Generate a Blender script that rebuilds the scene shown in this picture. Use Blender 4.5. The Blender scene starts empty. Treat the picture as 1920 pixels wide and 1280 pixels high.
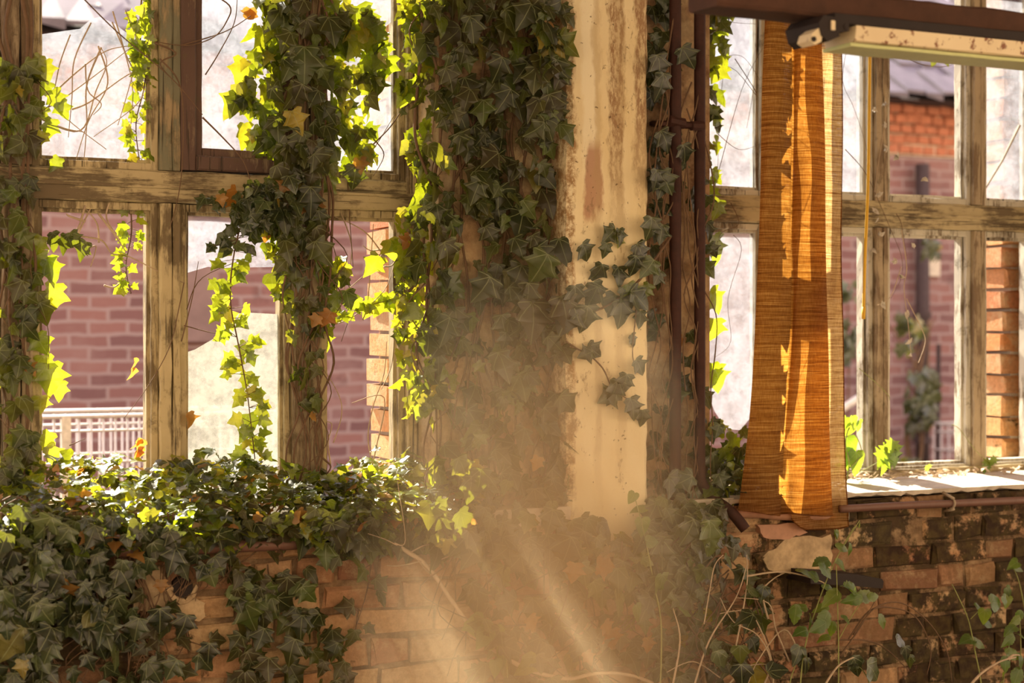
import bpy, math, random
from mathutils import Vector, Matrix
R = random.Random(7)
SC = bpy.context.scene
COL = SC.collection
V = Vector

# ------------------------------------------------------------------ camera, sky, sun, exposure
CX, CY, CZ = -2.327, -4.654, 1.5
PHI = math.atan2(1, 2)
cd = bpy.data.cameras.new('camera'); cam = bpy.data.objects.new('camera', cd); COL.objects.link(cam)
cam.location = (CX, CY, CZ); cam.rotation_euler = (math.pi / 2, 0, -PHI)
cd.sensor_width = 36; cd.lens = 60; cd.shift_y = -20 / 1920
cd.dof.use_dof = True; cd.dof.focus_distance = 5.15; cd.dof.aperture_fstop = 2.4
SC.camera = cam
SC.view_settings.view_transform = 'Standard'; SC.view_settings.look = 'None'
SC.view_settings.exposure = 0.72; SC.view_settings.gamma = 1.0
SC.view_settings.use_curve_mapping = False

def setup_world():
    w = bpy.data.worlds.new('sky'); SC.world = w; w.use_nodes = True
    nt = w.node_tree; nt.nodes.clear()
    out = nt.nodes.new('ShaderNodeOutputWorld'); bg = nt.nodes.new('ShaderNodeBackground')
    tc = nt.nodes.new('ShaderNodeTexCoord'); sep = nt.nodes.new('ShaderNodeSeparateXYZ')
    nt.links.new(tc.outputs['Generated'], sep.inputs[0])
    ry = nt.nodes.new('ShaderNodeValToRGB')          # low sky, from the open back of the hall (-y) to the yard (+y)
    mr = nt.nodes.new('ShaderNodeMapRange'); mr.inputs[1].default_value = -1; mr.inputs[2].default_value = 1
    nt.links.new(sep.outputs['Y'], mr.inputs[0]); nt.links.new(mr.outputs[0], ry.inputs[0])
    e = ry.color_ramp.elements
    e[0].position = 0.25; e[0].color = (0.74, 0.52, 0.32, 1)
    e[1].position = 0.75; e[1].color = (0.62, 0.58, 0.62, 1)
    rz = nt.nodes.new('ShaderNodeMapRange'); rz.inputs[1].default_value = 0.35; rz.inputs[2].default_value = 0.75
    nt.links.new(sep.outputs['Z'], rz.inputs[0])
    mx = nt.nodes.new('ShaderNodeMix'); mx.data_type = 'RGBA'
    nt.links.new(rz.outputs[0], mx.inputs['Factor']); nt.links.new(ry.outputs[0], mx.inputs['A'])
    mx.inputs['B'].default_value = (0.74, 0.64, 0.76, 1)
    nt.links.new(mx.outputs['Result'], bg.inputs[0]); bg.inputs[1].default_value = 2.3
    nt.links.new(bg.outputs[0], out.inputs[0])
setup_world()
SC.cycles.volume_bounces = 3
SUN_AZ, SUN_EL = math.radians(8), math.radians(40)
sd = bpy.data.lights.new('sun', 'SUN'); sun = bpy.data.objects.new('sun', sd); COL.objects.link(sun)
sd.energy = 15.0; sd.color = (1.0, 0.90, 0.72); sd.angle = math.radians(0.6)
sun_dir = V((math.sin(SUN_AZ) * math.cos(SUN_EL), -math.cos(SUN_AZ) * math.cos(SUN_EL), -math.sin(SUN_EL)))
sun.rotation_euler = sun_dir.to_track_quat('-Z', 'Y').to_euler(); sun.location = (-4, 9, 9)

# ------------------------------------------------------------------ helpers
def P(px, py, Y=0.0):
    """point on the wall-parallel plane y = Y seen at a pixel of the 1920x1280 photograph"""
    u = px - 960
    dx, dy = 1431.08 + .894427 * u, 2862.17 - .447214 * u
    k = (Y - CY) / dy
    return V((CX + dx * k, Y, CZ + (620 - py) * k))
def X(px, Y=0.0): return P(px, 620, Y).x

def spline(pts, n=6):
    pts = [V(p) for p in pts]
    if len(pts) < 3: return pts
    out = []
    for i in range(len(pts) - 1):
        a, b, c, d = pts[max(i - 1, 0)], pts[i], pts[i + 1], pts[min(i + 2, len(pts) - 1)]
        for k in range(n):
            t = k / n
            out.append(.5 * ((2 * b) + (c - a) * t + (2 * a - 5 * b + 4 * c - d) * t * t + (3 * b - a - 3 * c + d) * t ** 3))
    out.append(pts[-1]); return out

class MB:
    def __init__(s): s.v = []; s.f = []; s.uv = []
    def add(s, vs, fs, uvs=None):
        b = len(s.v); s.v.extend([tuple(p) for p in vs]); s.f.extend([tuple(i + b for i in f) for f in fs])
        s.uv.extend(uvs if uvs else [(0, 0)] * len(vs))
    def box(s, x0, x1, y0, y1, z0, z1):
        s.add([(x0, y0, z0), (x1, y0, z0), (x1, y1, z0), (x0, y1, z0), (x0, y0, z1), (x1, y0, z1), (x1, y1, z1), (x0, y1, z1)],
              [(0, 3, 2, 1), (4, 5, 6, 7), (0, 1, 5, 4), (1, 2, 6, 5), (2, 3, 7, 6), (3, 0, 4, 7)])
    def wavybox(s, x0, x1, y0, y1, z0, z1, j=.004, step=.06, axis='z'):
        """a long timber: box cut into lengths whose corners wander, so that edges are not ruler straight"""
        L = (z1 - z0) if axis == 'z' else (x1 - x0); n = max(2, int(L / step)); vs = []; fs = []
        c = min(x1 - x0, y1 - y0, z1 - z0) * .10
        for i in range(n + 1):
            t = i / n; r = lambda: R.uniform(-j, j)
            if axis == 'z':
                z = z0 + t * L; a, b = (x0, x1), (y0, y1)
                ring = [(a[0] + c, b[0]), (a[1] - c, b[0]), (a[1], b[0] + c), (a[1], b[1] - c), (a[1] - c, b[1]), (a[0] + c, b[1]), (a[0], b[1] - c), (a[0], b[0] + c)]
                vs += [(p + r(), q + r(), z) for p, q in ring]
            else:
                x = x0 + t * L; a, b = (y0, y1), (z0, z1)
                ring = [(a[0] + c, b[0]), (a[1] - c, b[0]), (a[1], b[0] + c), (a[1], b[1] - c), (a[1] - c, b[1]), (a[0] + c, b[1]), (a[0], b[1] - c), (a[0], b[0] + c)]
                vs += [(x, p + r(), q + r()) for p, q in ring]
        for i in range(n):
            for k in range(8):
                a0, a1 = i * 8 + k, i * 8 + (k + 1) % 8
                fs.append((a0, a1, a1 + 8, a0 + 8))
        fs.append(tuple(range(7, -1, -1))); fs.append(tuple(n * 8 + k for k in range(8)))
        s.add(vs, fs)
    def tube(s, pts, r0, r1=None, sides=6, cap=True, wob=0):
        pts = [V(p) for p in pts]; r1 = r0 if r1 is None else r1; n = len(pts); vs = []; fs = []
        up = V((.13, .31, .94)); prev = None
        for i, p in enumerate(pts):
            t = (pts[min(i + 1, n - 1)] - pts[max(i - 1, 0)])
            if t.length < 1e-9: t = V((0, 0, 1))
            t.normalize()
            a = (prev - t * prev.dot(t)) if prev is not None else (up - t * up.dot(t))
            if a.length < 1e-6: a = t.orthogonal()
            a.normalize(); prev = a; b = t.cross(a)
            r = r0 + (r1 - r0) * i / max(1, n - 1); r *= 1 + R.uniform(-wob, wob)
            vs += [p + a * (r * math.cos(2 * math.pi * k / sides)) + b * (r * math.sin(2 * math.pi * k / sides)) for k in range(sides)]
        for i in range(n - 1):
            for k in range(sides):
                q, w = i * sides + k, i * sides + (k + 1) % sides
                fs.append((q, w, w + sides, q + sides))
        if cap: fs.append(tuple(range(sides - 1, -1, -1))); fs.append(tuple((n - 1) * sides + k for k in range(sides)))
        s.add(vs, fs)
    def prism(s, poly, d):
        """front polygon (list of Vectors) pushed back by the vector d"""
        n = len(poly); vs = list(poly) + [V(p) + V(d) for p in poly]
        s.add(vs, [tuple(range(n)), tuple(range(2 * n - 1, n - 1, -1))] + [(i, i + n, (i + 1) % n + n, (i + 1) % n) for i in range(n)])
    def build(s, name, mat, parent=None, smooth=False):
        me = bpy.data.meshes.new(name); me.from_pydata(s.v, [], s.f); me.update()
        if any(u != (0, 0) for u in s.uv):
            ul = me.uv_layers.new(name='UVMap'); flat = []
            for l in me.loops: flat += s.uv[l.vertex_index]
            ul.data.foreach_set('uv', flat)
        if smooth: me.polygons.foreach_set('use_smooth', [True] * len(me.polygons))
        me.materials.append(mat)
        o = bpy.data.objects.new(name, me); COL.objects.link(o)
        if parent is not None:
            o.parent = parent; o.matrix_parent_inverse = Matrix.Translation(-parent.location) if parent.type == 'EMPTY' else Matrix()
        return o

def tag(o, label=None, cat=None, group=None, kind=None):
    if label: o['label'] = label
    if cat: o['category'] = cat
    if group: o['group'] = group
    if kind: o['kind'] = kind
    return o
def thing(name, loc, label, cat, group=None, kind=None):
    o = bpy.data.objects.new(name, None); COL.objects.link(o); o.location = loc; o.empty_display_size = .05
    return tag(o, label, cat, group, kind)

# ------------------------------------------------------------------ materials
def mat(name):
    m = bpy.data.materials.new(name); m.use_nodes = True; nt = m.node_tree; nt.nodes.clear()
    class N: pass
    n = N(); n.nt = nt; n.m = m
    def new(t, **kw):
        x = nt.nodes.new('ShaderNode' + t)
        for k, v in kw.items(): setattr(x, k, v)
        return x
    def ln(a, b): nt.links.new(a, b)
    n.new, n.ln = new, ln
    n.out = new('OutputMaterial')
    n.geo = new('NewGeometry'); n.pos = n.geo.outputs['Position']; n.rand = n.geo.outputs['Random Per Island']
    def scaled(sc, src=None):
        x = new('Mapping'); ln(src or n.pos, x.inputs[0]); x.inputs['Scale'].default_value = sc; return x.outputs[0]
    def noise(scale, detail=5, rough=.6, sc=None, dist=0):
        x = new('TexNoise'); x.inputs['Scale'].default_value = scale; x.inputs['Detail'].default_value = detail
        x.inputs['Roughness'].default_value = rough; x.inputs['Distortion'].default_value = dist
        ln(scaled(sc) if sc else n.pos, x.inputs['Vector']); return x.outputs['Fac']
    def rng(v, a, b, c=0, d=1):
        x = new('MapRange'); ln(v, x.inputs[0])
        for i, q in enumerate((a, b, c, d)): x.inputs[i + 1].default_value = q
        return x.outputs[0]
    def ramp(v, stops, mode='LINEAR'):
        x = new('ValToRGB'); x.color_ramp.interpolation = mode; ln(v, x.inputs[0]); e = x.color_ramp.elements
        while len(e) < len(stops): e.new(.5)
        for i, (p, c) in enumerate(stops): e[i].position = p; e[i].color = (*c, 1)
        return x.outputs[0]
    def setin(sock, v):
        if hasattr(v, 'is_output') or isinstance(v, bpy.types.NodeSocket): ln(v, sock)
        elif isinstance(v, tuple): sock.default_value = (*v, 1) if len(v) == 3 else v
        else: sock.default_value = v
    def mix(f, a, b, mode='MIX'):
        x = new('Mix', data_type='RGBA', blend_type=mode)
        setin(x.inputs['Factor'], f); setin(x.inputs['A'], a); setin(x.inputs['B'], b); return x.outputs['Result']
    def math_(op, a, b=0.0, c=0.0):
        x = new('Math', operation=op)
        for i, q in enumerate((a, b, c)): setin(x.inputs[i], q)
        return x.outputs[0]
    def bump(h, st=.3, d=.01):
        x = new('Bump'); ln(h, x.inputs['Height']); x.inputs['Strength'].default_value = st; x.inputs['Distance'].default_value = d
        return x.outputs[0]
    def bsdf(color, rough=.8, metal=0, normal=None, spec=.5):
        x = new('BsdfPrincipled'); setin(x.inputs['Base Color'], color); setin(x.inputs['Roughness'], rough)
        x.inputs['Metallic'].default_value = metal; x.inputs['Specular IOR Level'].default_value = spec
        if normal: ln(normal, x.inputs['Normal'])
        return x.outputs[0]
    def mixsh(f, a, b):
        x = new('MixShader'); setin(x.inputs[0], f); ln(a, x.inputs[1]); ln(b, x.inputs[2]); return x.outputs[0]
    def surf(s): ln(s, n.out.inputs[0]); return m
    for k, f in dict(scaled=scaled, noise=noise, rng=rng, ramp=ramp, setin=setin, mix=mix, math=math_, bump=bump, bsdf=bsdf, mixsh=mixsh, surf=surf).items(): setattr(n, k, f)
    return n

def m_bricks(name, cols, moss_shade, mortar=False):
    """eroded brick: one colour per brick, lime and soot patches; moss = how much dark growth, real toward the right of the wall, ivy shade painted in toward the left"""
    n = mat(name)
    base = n.ramp(n.rand, cols)
    g = n.noise(60, 6, .7)
    base = n.mix(n.rng(g, .35, .7, 0, .55), base, (.20, .11, .05))
    lime = n.rng(n.noise(6.5, 8, .78), .50, .60)
    base = n.mix(n.math('MULTIPLY', lime, .6), base, (.56, .41, .24))
    sep = n.new('SeparateXYZ'); n.ln(n.pos, sep.inputs[0])
    right = n.rng(sep.outputs['X'], .6, 1.1, .0, moss_shade)
    left = n.rng(sep.outputs['X'], X(420), X(200), .0, moss_shade * 1.1)  # left part: shade between the ivy leaves, painted onto the bricks
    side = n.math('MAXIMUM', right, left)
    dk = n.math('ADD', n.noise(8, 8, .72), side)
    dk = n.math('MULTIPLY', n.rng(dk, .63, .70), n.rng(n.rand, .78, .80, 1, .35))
    growth_shade = n.mix(n.rng(n.noise(23, 4), .4, .6), (.008, .005, .003), (.045, .035, .010))
    base = n.mix(n.math('MULTIPLY', dk, .92), base, growth_shade)
    if mortar: base = n.mix(n.rng(n.noise(9, 6, .7), .4, .6, .2, .8), base, (.09, .055, .03))
    return n.surf(n.bsdf(base, .92, normal=n.bump(n.noise(70, 8, .7), .6, .012), spec=.2))

def m_wood(name, paint, bare, thresh=.5, grain=(1, 1, .12), dark=(.035, .025, .015)):
    """old joinery: flaking paint over grey wood, cracks along the grain"""
    n = mat(name)
    f = n.noise(38, 8, .75, grain)
    f2 = n.noise(5, 5, .6)
    mask = n.rng(n.math('ADD', n.math('MULTIPLY', f, .6), n.math('MULTIPLY', f2, .5)), thresh, thresh + .07)
    c = n.mix(n.rng(n.noise(9, 5), .3, .7, 0, .5), paint, tuple(q * .62 for q in paint))
    c = n.mix(mask, c, bare)
    g = tuple(q * (3 if q == 1 else .5) for q in grain)
    crack = n.rng(n.noise(30, 3, .5, g), .36, .31)
    c = n.mix(n.math('MULTIPLY', crack, .85), c, dark)
    stain = n.rng(n.noise(14, 7, .75), .56, .68, 0, .7)
    c = n.mix(stain, c, (.10, .075, .035))
    h = n.math('SUBTRACT', n.math('MULTIPLY', mask, -.5), crack)
    return n.surf(n.bsdf(c, .7, normal=n.bump(h, .6, .004), spec=.3))

def m_plaster():
    n = mat('lime_plaster')
    sep = n.new('SeparateXYZ'); n.ln(n.pos, sep.inputs[0])
    c = n.mix(n.rng(n.noise(3.5, 6, .65, (1, 1, .22)), .35, .65), (.76, .62, .35), (.84, .74, .50))
    wob = n.math('MULTIPLY', n.math('SUBTRACT', n.noise(9, 5, .7, (1, 1, .4)), .5), .09)
    xx = n.math('ADD', sep.outputs['X'], wob)
    def streak(px, w, z0, z1, soft=.012):
        a = n.math('ABSOLUTE', n.math('SUBTRACT', xx, X(px, 0)))
        a = n.rng(a, w + soft, w)
        z = n.rng(n.math('ADD', sep.outputs['Z'], n.math('MULTIPLY', wob, 3.0)), z0, z1)
        return n.math('MULTIPLY', a, z)
    gr = n.rng(n.noise(55, 8, .8, (1, 1, .3)), .42, .54, .25, 1.0)
    c = n.mix(n.math('MULTIPLY', streak(1153, .020, 1.80, 2.1), gr), c, (.33, .20, .10))
    c = n.mix(n.math('MULTIPLY', streak(1202, .022, 1.75, 2.2), gr), c, (.34, .21, .11))
    c = n.mix(n.math('MULTIPLY', streak(1102, .022, 1.95, 2.1), .75), c, (.88, .80, .58))
    c = n.mix(n.math('MULTIPLY', n.math('MULTIPLY', streak(1113, .024, 1.86, 1.90), n.rng(sep.outputs['Z'], 2.10, 2.06)), .8), c, (.40, .20, .12))
    c = n.mix(n.math('MULTIPLY', streak(1160, .010, 1.0, 1.2), .35), c, (.45, .32, .16))
    c = n.mix(n.math('MULTIPLY', streak(1120, .006, .9, 1.2), .4), c, (.45, .32, .16))
    c = n.mix(n.math('MULTIPLY', streak(1066, .012, .9, 1.0), n.rng(n.noise(26, 8, .8), .42, .55)), c, (.36, .22, .10))  # darker left edge: shade of the pilaster's side painted into the plaster
    fl = n.rng(n.noise(11, 9, .8, (1, 1, .5)), .58, .63)
    c = n.mix(n.math('MULTIPLY', fl, .75), c, (.36, .24, .13))
    pit = n.rng(n.noise(55, 4, .6), .67, .72)
    c = n.mix(n.math('MULTIPLY', pit, .8), c, (.14, .08, .04))
    rec = n.rng(sep.outputs['Y'], .06, .10)                       # the wall behind the pilaster is browner: dirty plaster and exposed brick
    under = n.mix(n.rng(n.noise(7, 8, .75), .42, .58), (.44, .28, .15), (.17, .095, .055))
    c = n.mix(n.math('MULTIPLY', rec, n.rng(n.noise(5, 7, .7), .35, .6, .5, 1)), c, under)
    h = n.math('SUBTRACT', n.math('ADD', n.math('MULTIPLY', n.noise(90, 6, .7), .4), n.math('MULTIPLY', fl, -.6)), pit)
    return n.surf(n.bsdf(c, .9, normal=n.bump(h, .55, .006), spec=.2))

def m_leaf(name, greens, trans, tw=.42, rough=.38, vein=(.30, .34, .16), vfac=.5, spec=.7):
    n = mat(name)
    c = n.ramp(n.rand, greens)
    c = n.mix(n.rng(n.noise(38, 4), .35, .7, 0, .5), c, (.05, .035, .015))
    uv = n.new('UVMap'); sep = n.new('SeparateXYZ'); n.ln(uv.outputs[0], sep.inputs[0])
    ax = n.math('ABSOLUTE', n.math('SUBTRACT', sep.outputs['X'], .5)); ay = n.math('SUBTRACT', sep.outputs['Y'], .12)
    d = ax
    for ang in (42, 84):
        a = math.radians(ang)
        d = n.math('MINIMUM', d, n.math('ABSOLUTE', n.math('SUBTRACT', n.math('MULTIPLY', ax, math.cos(a)), n.math('MULTIPLY', ay, math.sin(a)))))
    vm = n.rng(d, .016, .004, 0, vfac)
    c = n.mix(vm, c, vein)
    tcol = n.mix(n.math('MULTIPLY', n.rng(n.noise(25, 3), .3, .7), .5), n.ramp(n.rand, trans), tuple(q * .55 for q in trans[0][1]))
    front = n.bsdf(c, n.rng(n.noise(60, 3), .3, .7, rough - .1, rough + .12), normal=n.bump(vm, .25, .003), spec=spec)
    t = n.new('BsdfTranslucent'); n.setin(t.inputs[0], tcol)
    return n.surf(n.mixsh(tw, front, t.outputs[0]))

def m_simple(name, col, rough=.7, metal=0, var=.5, scale=30, spec=.4):
    n = mat(name)
    c = n.mix(n.rng(n.noise(scale, 6, .7), .35, .65, 0, var), col, tuple(q * .4 for q in col))
    return n.surf(n.bsdf(c, rough, metal, n.bump(n.noise(scale * 2, 5, .7), .3, .004), spec))

def m_glass(name, lo, hi, tint, grime=True):
    """window glass under years of dust: part clear, part a milky film that scatters the light behind it"""
    n = mat(name)
    a = n.noise(14, 8, .75); b = n.noise(120, 4, .7); c2 = n.noise(2.2, 4, .6, (1, 1, .5))
    s = n.math('ADD', n.math('MULTIPLY', a, .55), n.math('ADD', n.math('MULTIPLY', b, .35), n.math('MULTIPLY', c2, .3)))
    f = n.rng(s, .40, .80, lo, hi)
    tcol = n.mix(n.rng(n.noise(9, 8, .8), .45, .6), tint, tuple(q * .62 for q in tint))
    t = n.new('BsdfTranslucent'); n.setin(t.inputs[0], tcol)
    d = n.new('BsdfDiffuse'); n.setin(d.inputs[0], tcol)
    tr = n.new('BsdfTransparent'); gl = n.new('BsdfGlossy'); gl.inputs['Roughness'].default_value = .05
    clear = n.mixsh(.05, tr.outputs[0], gl.outputs[0])
    film = n.mixsh(.18, t.outputs[0], d.outputs[0])
    return n.surf(n.mixsh(f, clear, film))

def m_curtain(name, cc, tt, gaps):
    n = mat(name)
    a = n.noise(13, 4, .6, (.5, .5, 30)); b = n.noise(26, 3, .6, (.5, .5, 45)); th = n.noise(300, 2, .5, (1, 1, .15))
    s = n.math('ADD', n.math('MULTIPLY', a, .6), n.math('ADD', n.math('MULTIPLY', b, .25), n.math('MULTIPLY', th, .15)))
    c = n.ramp(n.rng(s, .40, .66), cc)
    tc = n.ramp(n.rng(s, .40, .66), tt)
    t = n.new('BsdfTranslucent'); n.setin(t.inputs[0], tc); tr = n.new('BsdfTransparent')
    gap = n.rng(n.noise(420, 2, .5, (.12, .12, 1)), .56, .66, 0, gaps)
    return n.surf(n.mixsh(gap, n.mixsh(.55, n.bsdf(c, .85, normal=n.bump(s, .4, .003), spec=.15), t.outputs[0]), tr.outputs[0]))

def m_far_brick():
    n = mat('yard_brick')
    mp = n.new('Mapping'); n.ln(n.pos, mp.inputs[0]); mp.inputs['Rotation'].default_value = (math.radians(-90), 0, 0)
    w = n.new('VectorMath', operation='ADD'); nz = n.new('TexNoise'); nz.inputs['Scale'].default_value = 6; n.ln(n.pos, nz.inputs['Vector'])
    vs = n.new('VectorMath', operation='SCALE'); n.ln(nz.outputs['Color'], vs.inputs[0]); vs.inputs['Scale'].default_value = .035
    n.ln(mp.outputs[0], w.inputs[0]); n.ln(vs.outputs[0], w.inputs[1])
    b = n.new('TexBrick'); n.ln(w.outputs[0], b.inputs['Vector'])
    b.inputs['Scale'].default_value = 1; b.inputs['Brick Width'].default_value = .25; b.inputs['Row Height'].default_value = .083
    b.inputs['Mortar Size'].default_value = .012; b.inputs['Mortar Smooth'].default_value = .3; b.inputs['Bias'].default_value = -.1
    b.inputs['Color1'].default_value = (.23, .12, .112, 1); b.inputs['Color2'].default_value = (.14, .078, .083, 1); b.inputs['Mortar'].default_value = (.28, .21, .21, 1)
    c = n.mix(n.rng(n.noise(1.3, 7, .7), .48, .66, 0, .6), b.outputs['Color'], (.27, .185, .18))
    c = n.mix(n.rng(n.noise(3.3, 6, .7), .6, .7, 0, .6), c, (.09, .05, .05))
    return n.surf(n.bsdf(c, .9, normal=n.bump(b.outputs['Fac'], -.5, .01), spec=.15))

def m_rust_enamel():
    n = mat('rusted_enamel')
    r = n.rng(n.noise(34, 5, .65), .585, .63)
    c = n.mix(n.rng(n.noise(6, 4), .3, .7, 0, .4), (.80, .67, .42), (.62, .45, .24))
    c = n.mix(r, c, (.22, .07, .015))
    return n.surf(n.bsdf(c, .45, normal=n.bump(r, .3, .002)))

M = {}
M['brick'] = m_bricks('old_brick', [(0, (.50, .26, .13)), (.22, (.58, .38, .20)), (.42, (.40, .19, .11)), (.6, (.62, .45, .25)), (.8, (.28, .13, .08)), (1, (.54, .33, .17))], .235)
M['mortar'] = m_bricks('old_mortar', [(0, (.42, .28, .16)), (1, (.42, .28, .16))], .18, True)
M['jamb'] = m_bricks('sunny_brick', [(0, (.62, .25, .09)), (.4, (.70, .38, .16)), (.7, (.50, .18, .08)), (1, (.72, .42, .20))], .0)  # brighter, more orange brick: the sun on the jambs put into the colour
M['plaster'] = m_plaster()
M['render'] = m_simple('cement_render', (.58, .43, .26), .92, 0, .8, 16, .2)
M['cream'] = m_wood('flaking_cream_paint', (.54, .44, .25), (.17, .125, .065), .53)
M['creamh'] = m_wood('flaking_cream_rail', (.50, .41, .23), (.15, .11, .06), .53, (.12, 1, 1))
M['white'] = m_wood('skylit_flaking_paint', (.60, .56, .45), (.20, .155, .10), .56)  # cream paint made whiter: sky light put into the right sashes' colour
M['green'] = m_wood('flaking_green_paint', (.20, .19, .12), (.33, .25, .14), .52)
M['redwood'] = m_wood('red_brown_sash', (.12, .07, .052), (.24, .17, .11), .58)
M['grey'] = m_wood('weathered_grey_wood', (.42, .33, .21), (.19, .13, .075), .52)
M['glass'] = m_glass('dusty_glass', .12, .55, (.35, .37, .42))
M['glass2'] = m_glass('grimy_glass', .30, .80, (.33, .325, .28))
M['glass3'] = m_glass('misted_glass', .12, .48, (.36, .375, .43))
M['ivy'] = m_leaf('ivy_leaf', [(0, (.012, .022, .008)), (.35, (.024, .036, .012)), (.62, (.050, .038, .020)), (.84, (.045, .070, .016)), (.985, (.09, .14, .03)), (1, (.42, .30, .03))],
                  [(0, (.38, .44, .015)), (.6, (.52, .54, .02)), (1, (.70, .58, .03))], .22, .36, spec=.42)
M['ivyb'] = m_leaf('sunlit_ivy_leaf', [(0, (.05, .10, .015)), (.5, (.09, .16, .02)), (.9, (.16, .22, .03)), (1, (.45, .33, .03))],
                   [(0, (.48, .58, .012)), (.5, (.70, .74, .02)), (1, (.85, .70, .03))], .45, .30, spec=1.0)  # brighter copy of the ivy, sun and backlight put into the leaf colour
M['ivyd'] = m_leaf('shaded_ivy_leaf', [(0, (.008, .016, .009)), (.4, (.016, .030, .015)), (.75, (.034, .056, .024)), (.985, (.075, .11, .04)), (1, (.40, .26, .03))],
                   [(0, (.26, .32, .015)), (1, (.45, .42, .02))], .16, .33, spec=.6)  # darker copy of the ivy, shade put into the leaf colour
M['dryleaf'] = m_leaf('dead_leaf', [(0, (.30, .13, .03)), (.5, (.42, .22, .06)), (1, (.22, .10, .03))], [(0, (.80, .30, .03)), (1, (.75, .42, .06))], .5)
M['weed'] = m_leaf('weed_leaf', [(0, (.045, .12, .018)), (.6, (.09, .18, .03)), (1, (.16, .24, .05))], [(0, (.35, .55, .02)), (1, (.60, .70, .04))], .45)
M['stem'] = m_simple('ivy_stem', (.17, .10, .055), .85)
M['drystem'] = m_simple('dry_vine', (.55, .42, .28), .85, 0, .5)
M['greenstem'] = m_simple('green_stem', (.30, .32, .10), .7)
M['rust'] = m_simple('rusty_iron', (.055, .017, .010), .72, .1, .6, 40, .4)
M['conduit'] = m_simple('red_brown_conduit', (.17, .085, .06), .5, 0, .3, 20)
M['pinkpipe'] = m_simple('pink_lit_pipe', (.45, .24, .15), .6, 0, .4, 25)  # pinkish pipe, with reflected light put into its colour
M['pinkrender'] = m_simple('faded_pink_render', (.24, .165, .155), .9, 0, .5, 4, .2)
M['clip'] = m_simple('lime_spotted_clip', (.45, .36, .25), .7)
M['curtain'] = m_curtain('slub_weave', [(0, (.09, .035, .01)), (.5, (.20, .095, .028)), (1, (.36, .21, .075))], [(0, (.24, .075, .008)), (.5, (.56, .23, .03)), (1, (.95, .56, .14))], .03)
M['curtainb'] = m_curtain('thin_slub_weave', [(0, (.14, .055, .016)), (.5, (.40, .22, .08)), (1, (.62, .42, .18))], [(0, (.40, .17, .04)), (.5, (.90, .60, .22)), (1, (.98, .82, .48))], .12)
M['cord'] = m_simple('yellow_cord', (.78, .46, .03), .6, 0, .15)
M['enamel'] = m_rust_enamel()
M['enamelu'] = m_simple('green_lit_underside', (.62, .66, .30), .5, 0, .25, 8)  # green light on the lamp's underside painted into its enamel
M['black'] = m_simple('burnt_black', (.022, .012, .009), .7)
M['beam'] = m_simple('brown_beam', (.085, .035, .018), .85, 0, .6, 9)
M['sill'] = m_simple('mortar_sill', (.66, .58, .47), .9, 0, .45, 16, .2)
M['farbrick'] = m_far_brick()
M['eave'] = m_simple('orange_header_brick', (.44, .17, .10), .9, 0, .5, 14, .2)
M['slate'] = m_simple('roof_slate', (.12, .10, .12), .6, 0, .65, 5)
M['dark'] = m_simple('dark_timber', (.06, .04, .04), .85)
M['wire'] = m_simple('galvanised_wire', (.55, .50, .46), .45, .3, .3, 40)
M['pale'] = m_simple('pale_board', (.62, .56, .46), .8)
M['soil'] = m_simple('rubble_soil', (.13, .085, .05), .95, 0, .6, 7, .1)
M['yard'] = m_simple('yard_soil', (.17, .13, .09), .95, 0, .6, 3, .1)
M['ceil'] = m_simple('old_ceiling', (.45, .36, .26), .9, 0, .4, 3)

# ------------------------------------------------------------------ the hall: floor, ceiling, wall, pier
Y_F, Y_P, Y_W, Y_O = 0.0, 0.13, 0.28, 0.56           # wall face, recessed pier, window front, outer face
Z_S = .952
XW1R = X(783, Y_W)                                    # right end of the left window
XW2L, XW2R = X(1333, Y_P), X(1962, Y_W)
XL, XR = -3.3, 3.7
b = MB(); b.box(-6, 6, -9, Y_F + .3, -.12, 0); tag(b.build('floor', M['soil']), kind='structure')
b = MB(); b.box(XL - 2, XR + 2, -5.6, Y_O + .15, 3.25, 3.45); tag(b.build('ceiling', M['ceil']), kind='structure')
b = MB(); b.box(-12, 14, Y_O, 20, -.15, -.02); tag(b.build('ground_yard', M['yard']), kind='structure')

def brick(mb, x0, x1, z0, z1, y0, y1, j=.007, facing='y'):
    """one worn brick with chamfered front edges"""
    c = min(.009, (x1 - x0) * .2); r = lambda: R.uniform(-j, j)
    a = [(x0, y1, z0), (x1, y1, z0), (x1, y1, z1), (x0, y1, z1)]
    m_ = [(x0 + r(), y0 + c, z0 + r()), (x1 + r(), y0 + c, z0 + r()), (x1 + r(), y0 + c, z1 + r()), (x0 + r(), y0 + c, z1 + r())]
    f = [(x0 + c + r(), y0 + r(), z0 + c + r()), (x1 - c + r(), y0 + r(), z0 + c + r()), (x1 - c + r(), y0 + r(), z1 - c + r()), (x0 + c + r(), y0 + r(), z1 - c + r())]
    fs = [(8, 9, 10, 11)]
    for q in (0, 4):
        for k in range(4): fs.append((q + k, q + (k + 1) % 4, q + 4 + (k + 1) % 4, q + 4 + k))
    mb.add(a + m_ + f, fs)
def brick_face(mb, x0, x1, z0, z1, yf, depth=.09, miss=.03, course=.083):
    row = 0; z = z0
    while z < z1 - .02:
        zz = min(z + course - .012, z1); x = x0 - R.uniform(0, .2) - (.06 if row % 2 else 0)
        while x < x1:
            L = R.choice((.24, .24, .17, .115)) if row % 2 == 0 else R.choice((.115, .115, .125, .24))
            a, c = max(x, x0), min(x + L, x1)
            if c - a > .025:
                if R.random() > miss: brick(mb, a, c, z + R.uniform(-.002, .002), zz, yf + R.uniform(-.006, .007), yf + depth)
            x += L + .011
        z += course; row += 1

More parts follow.
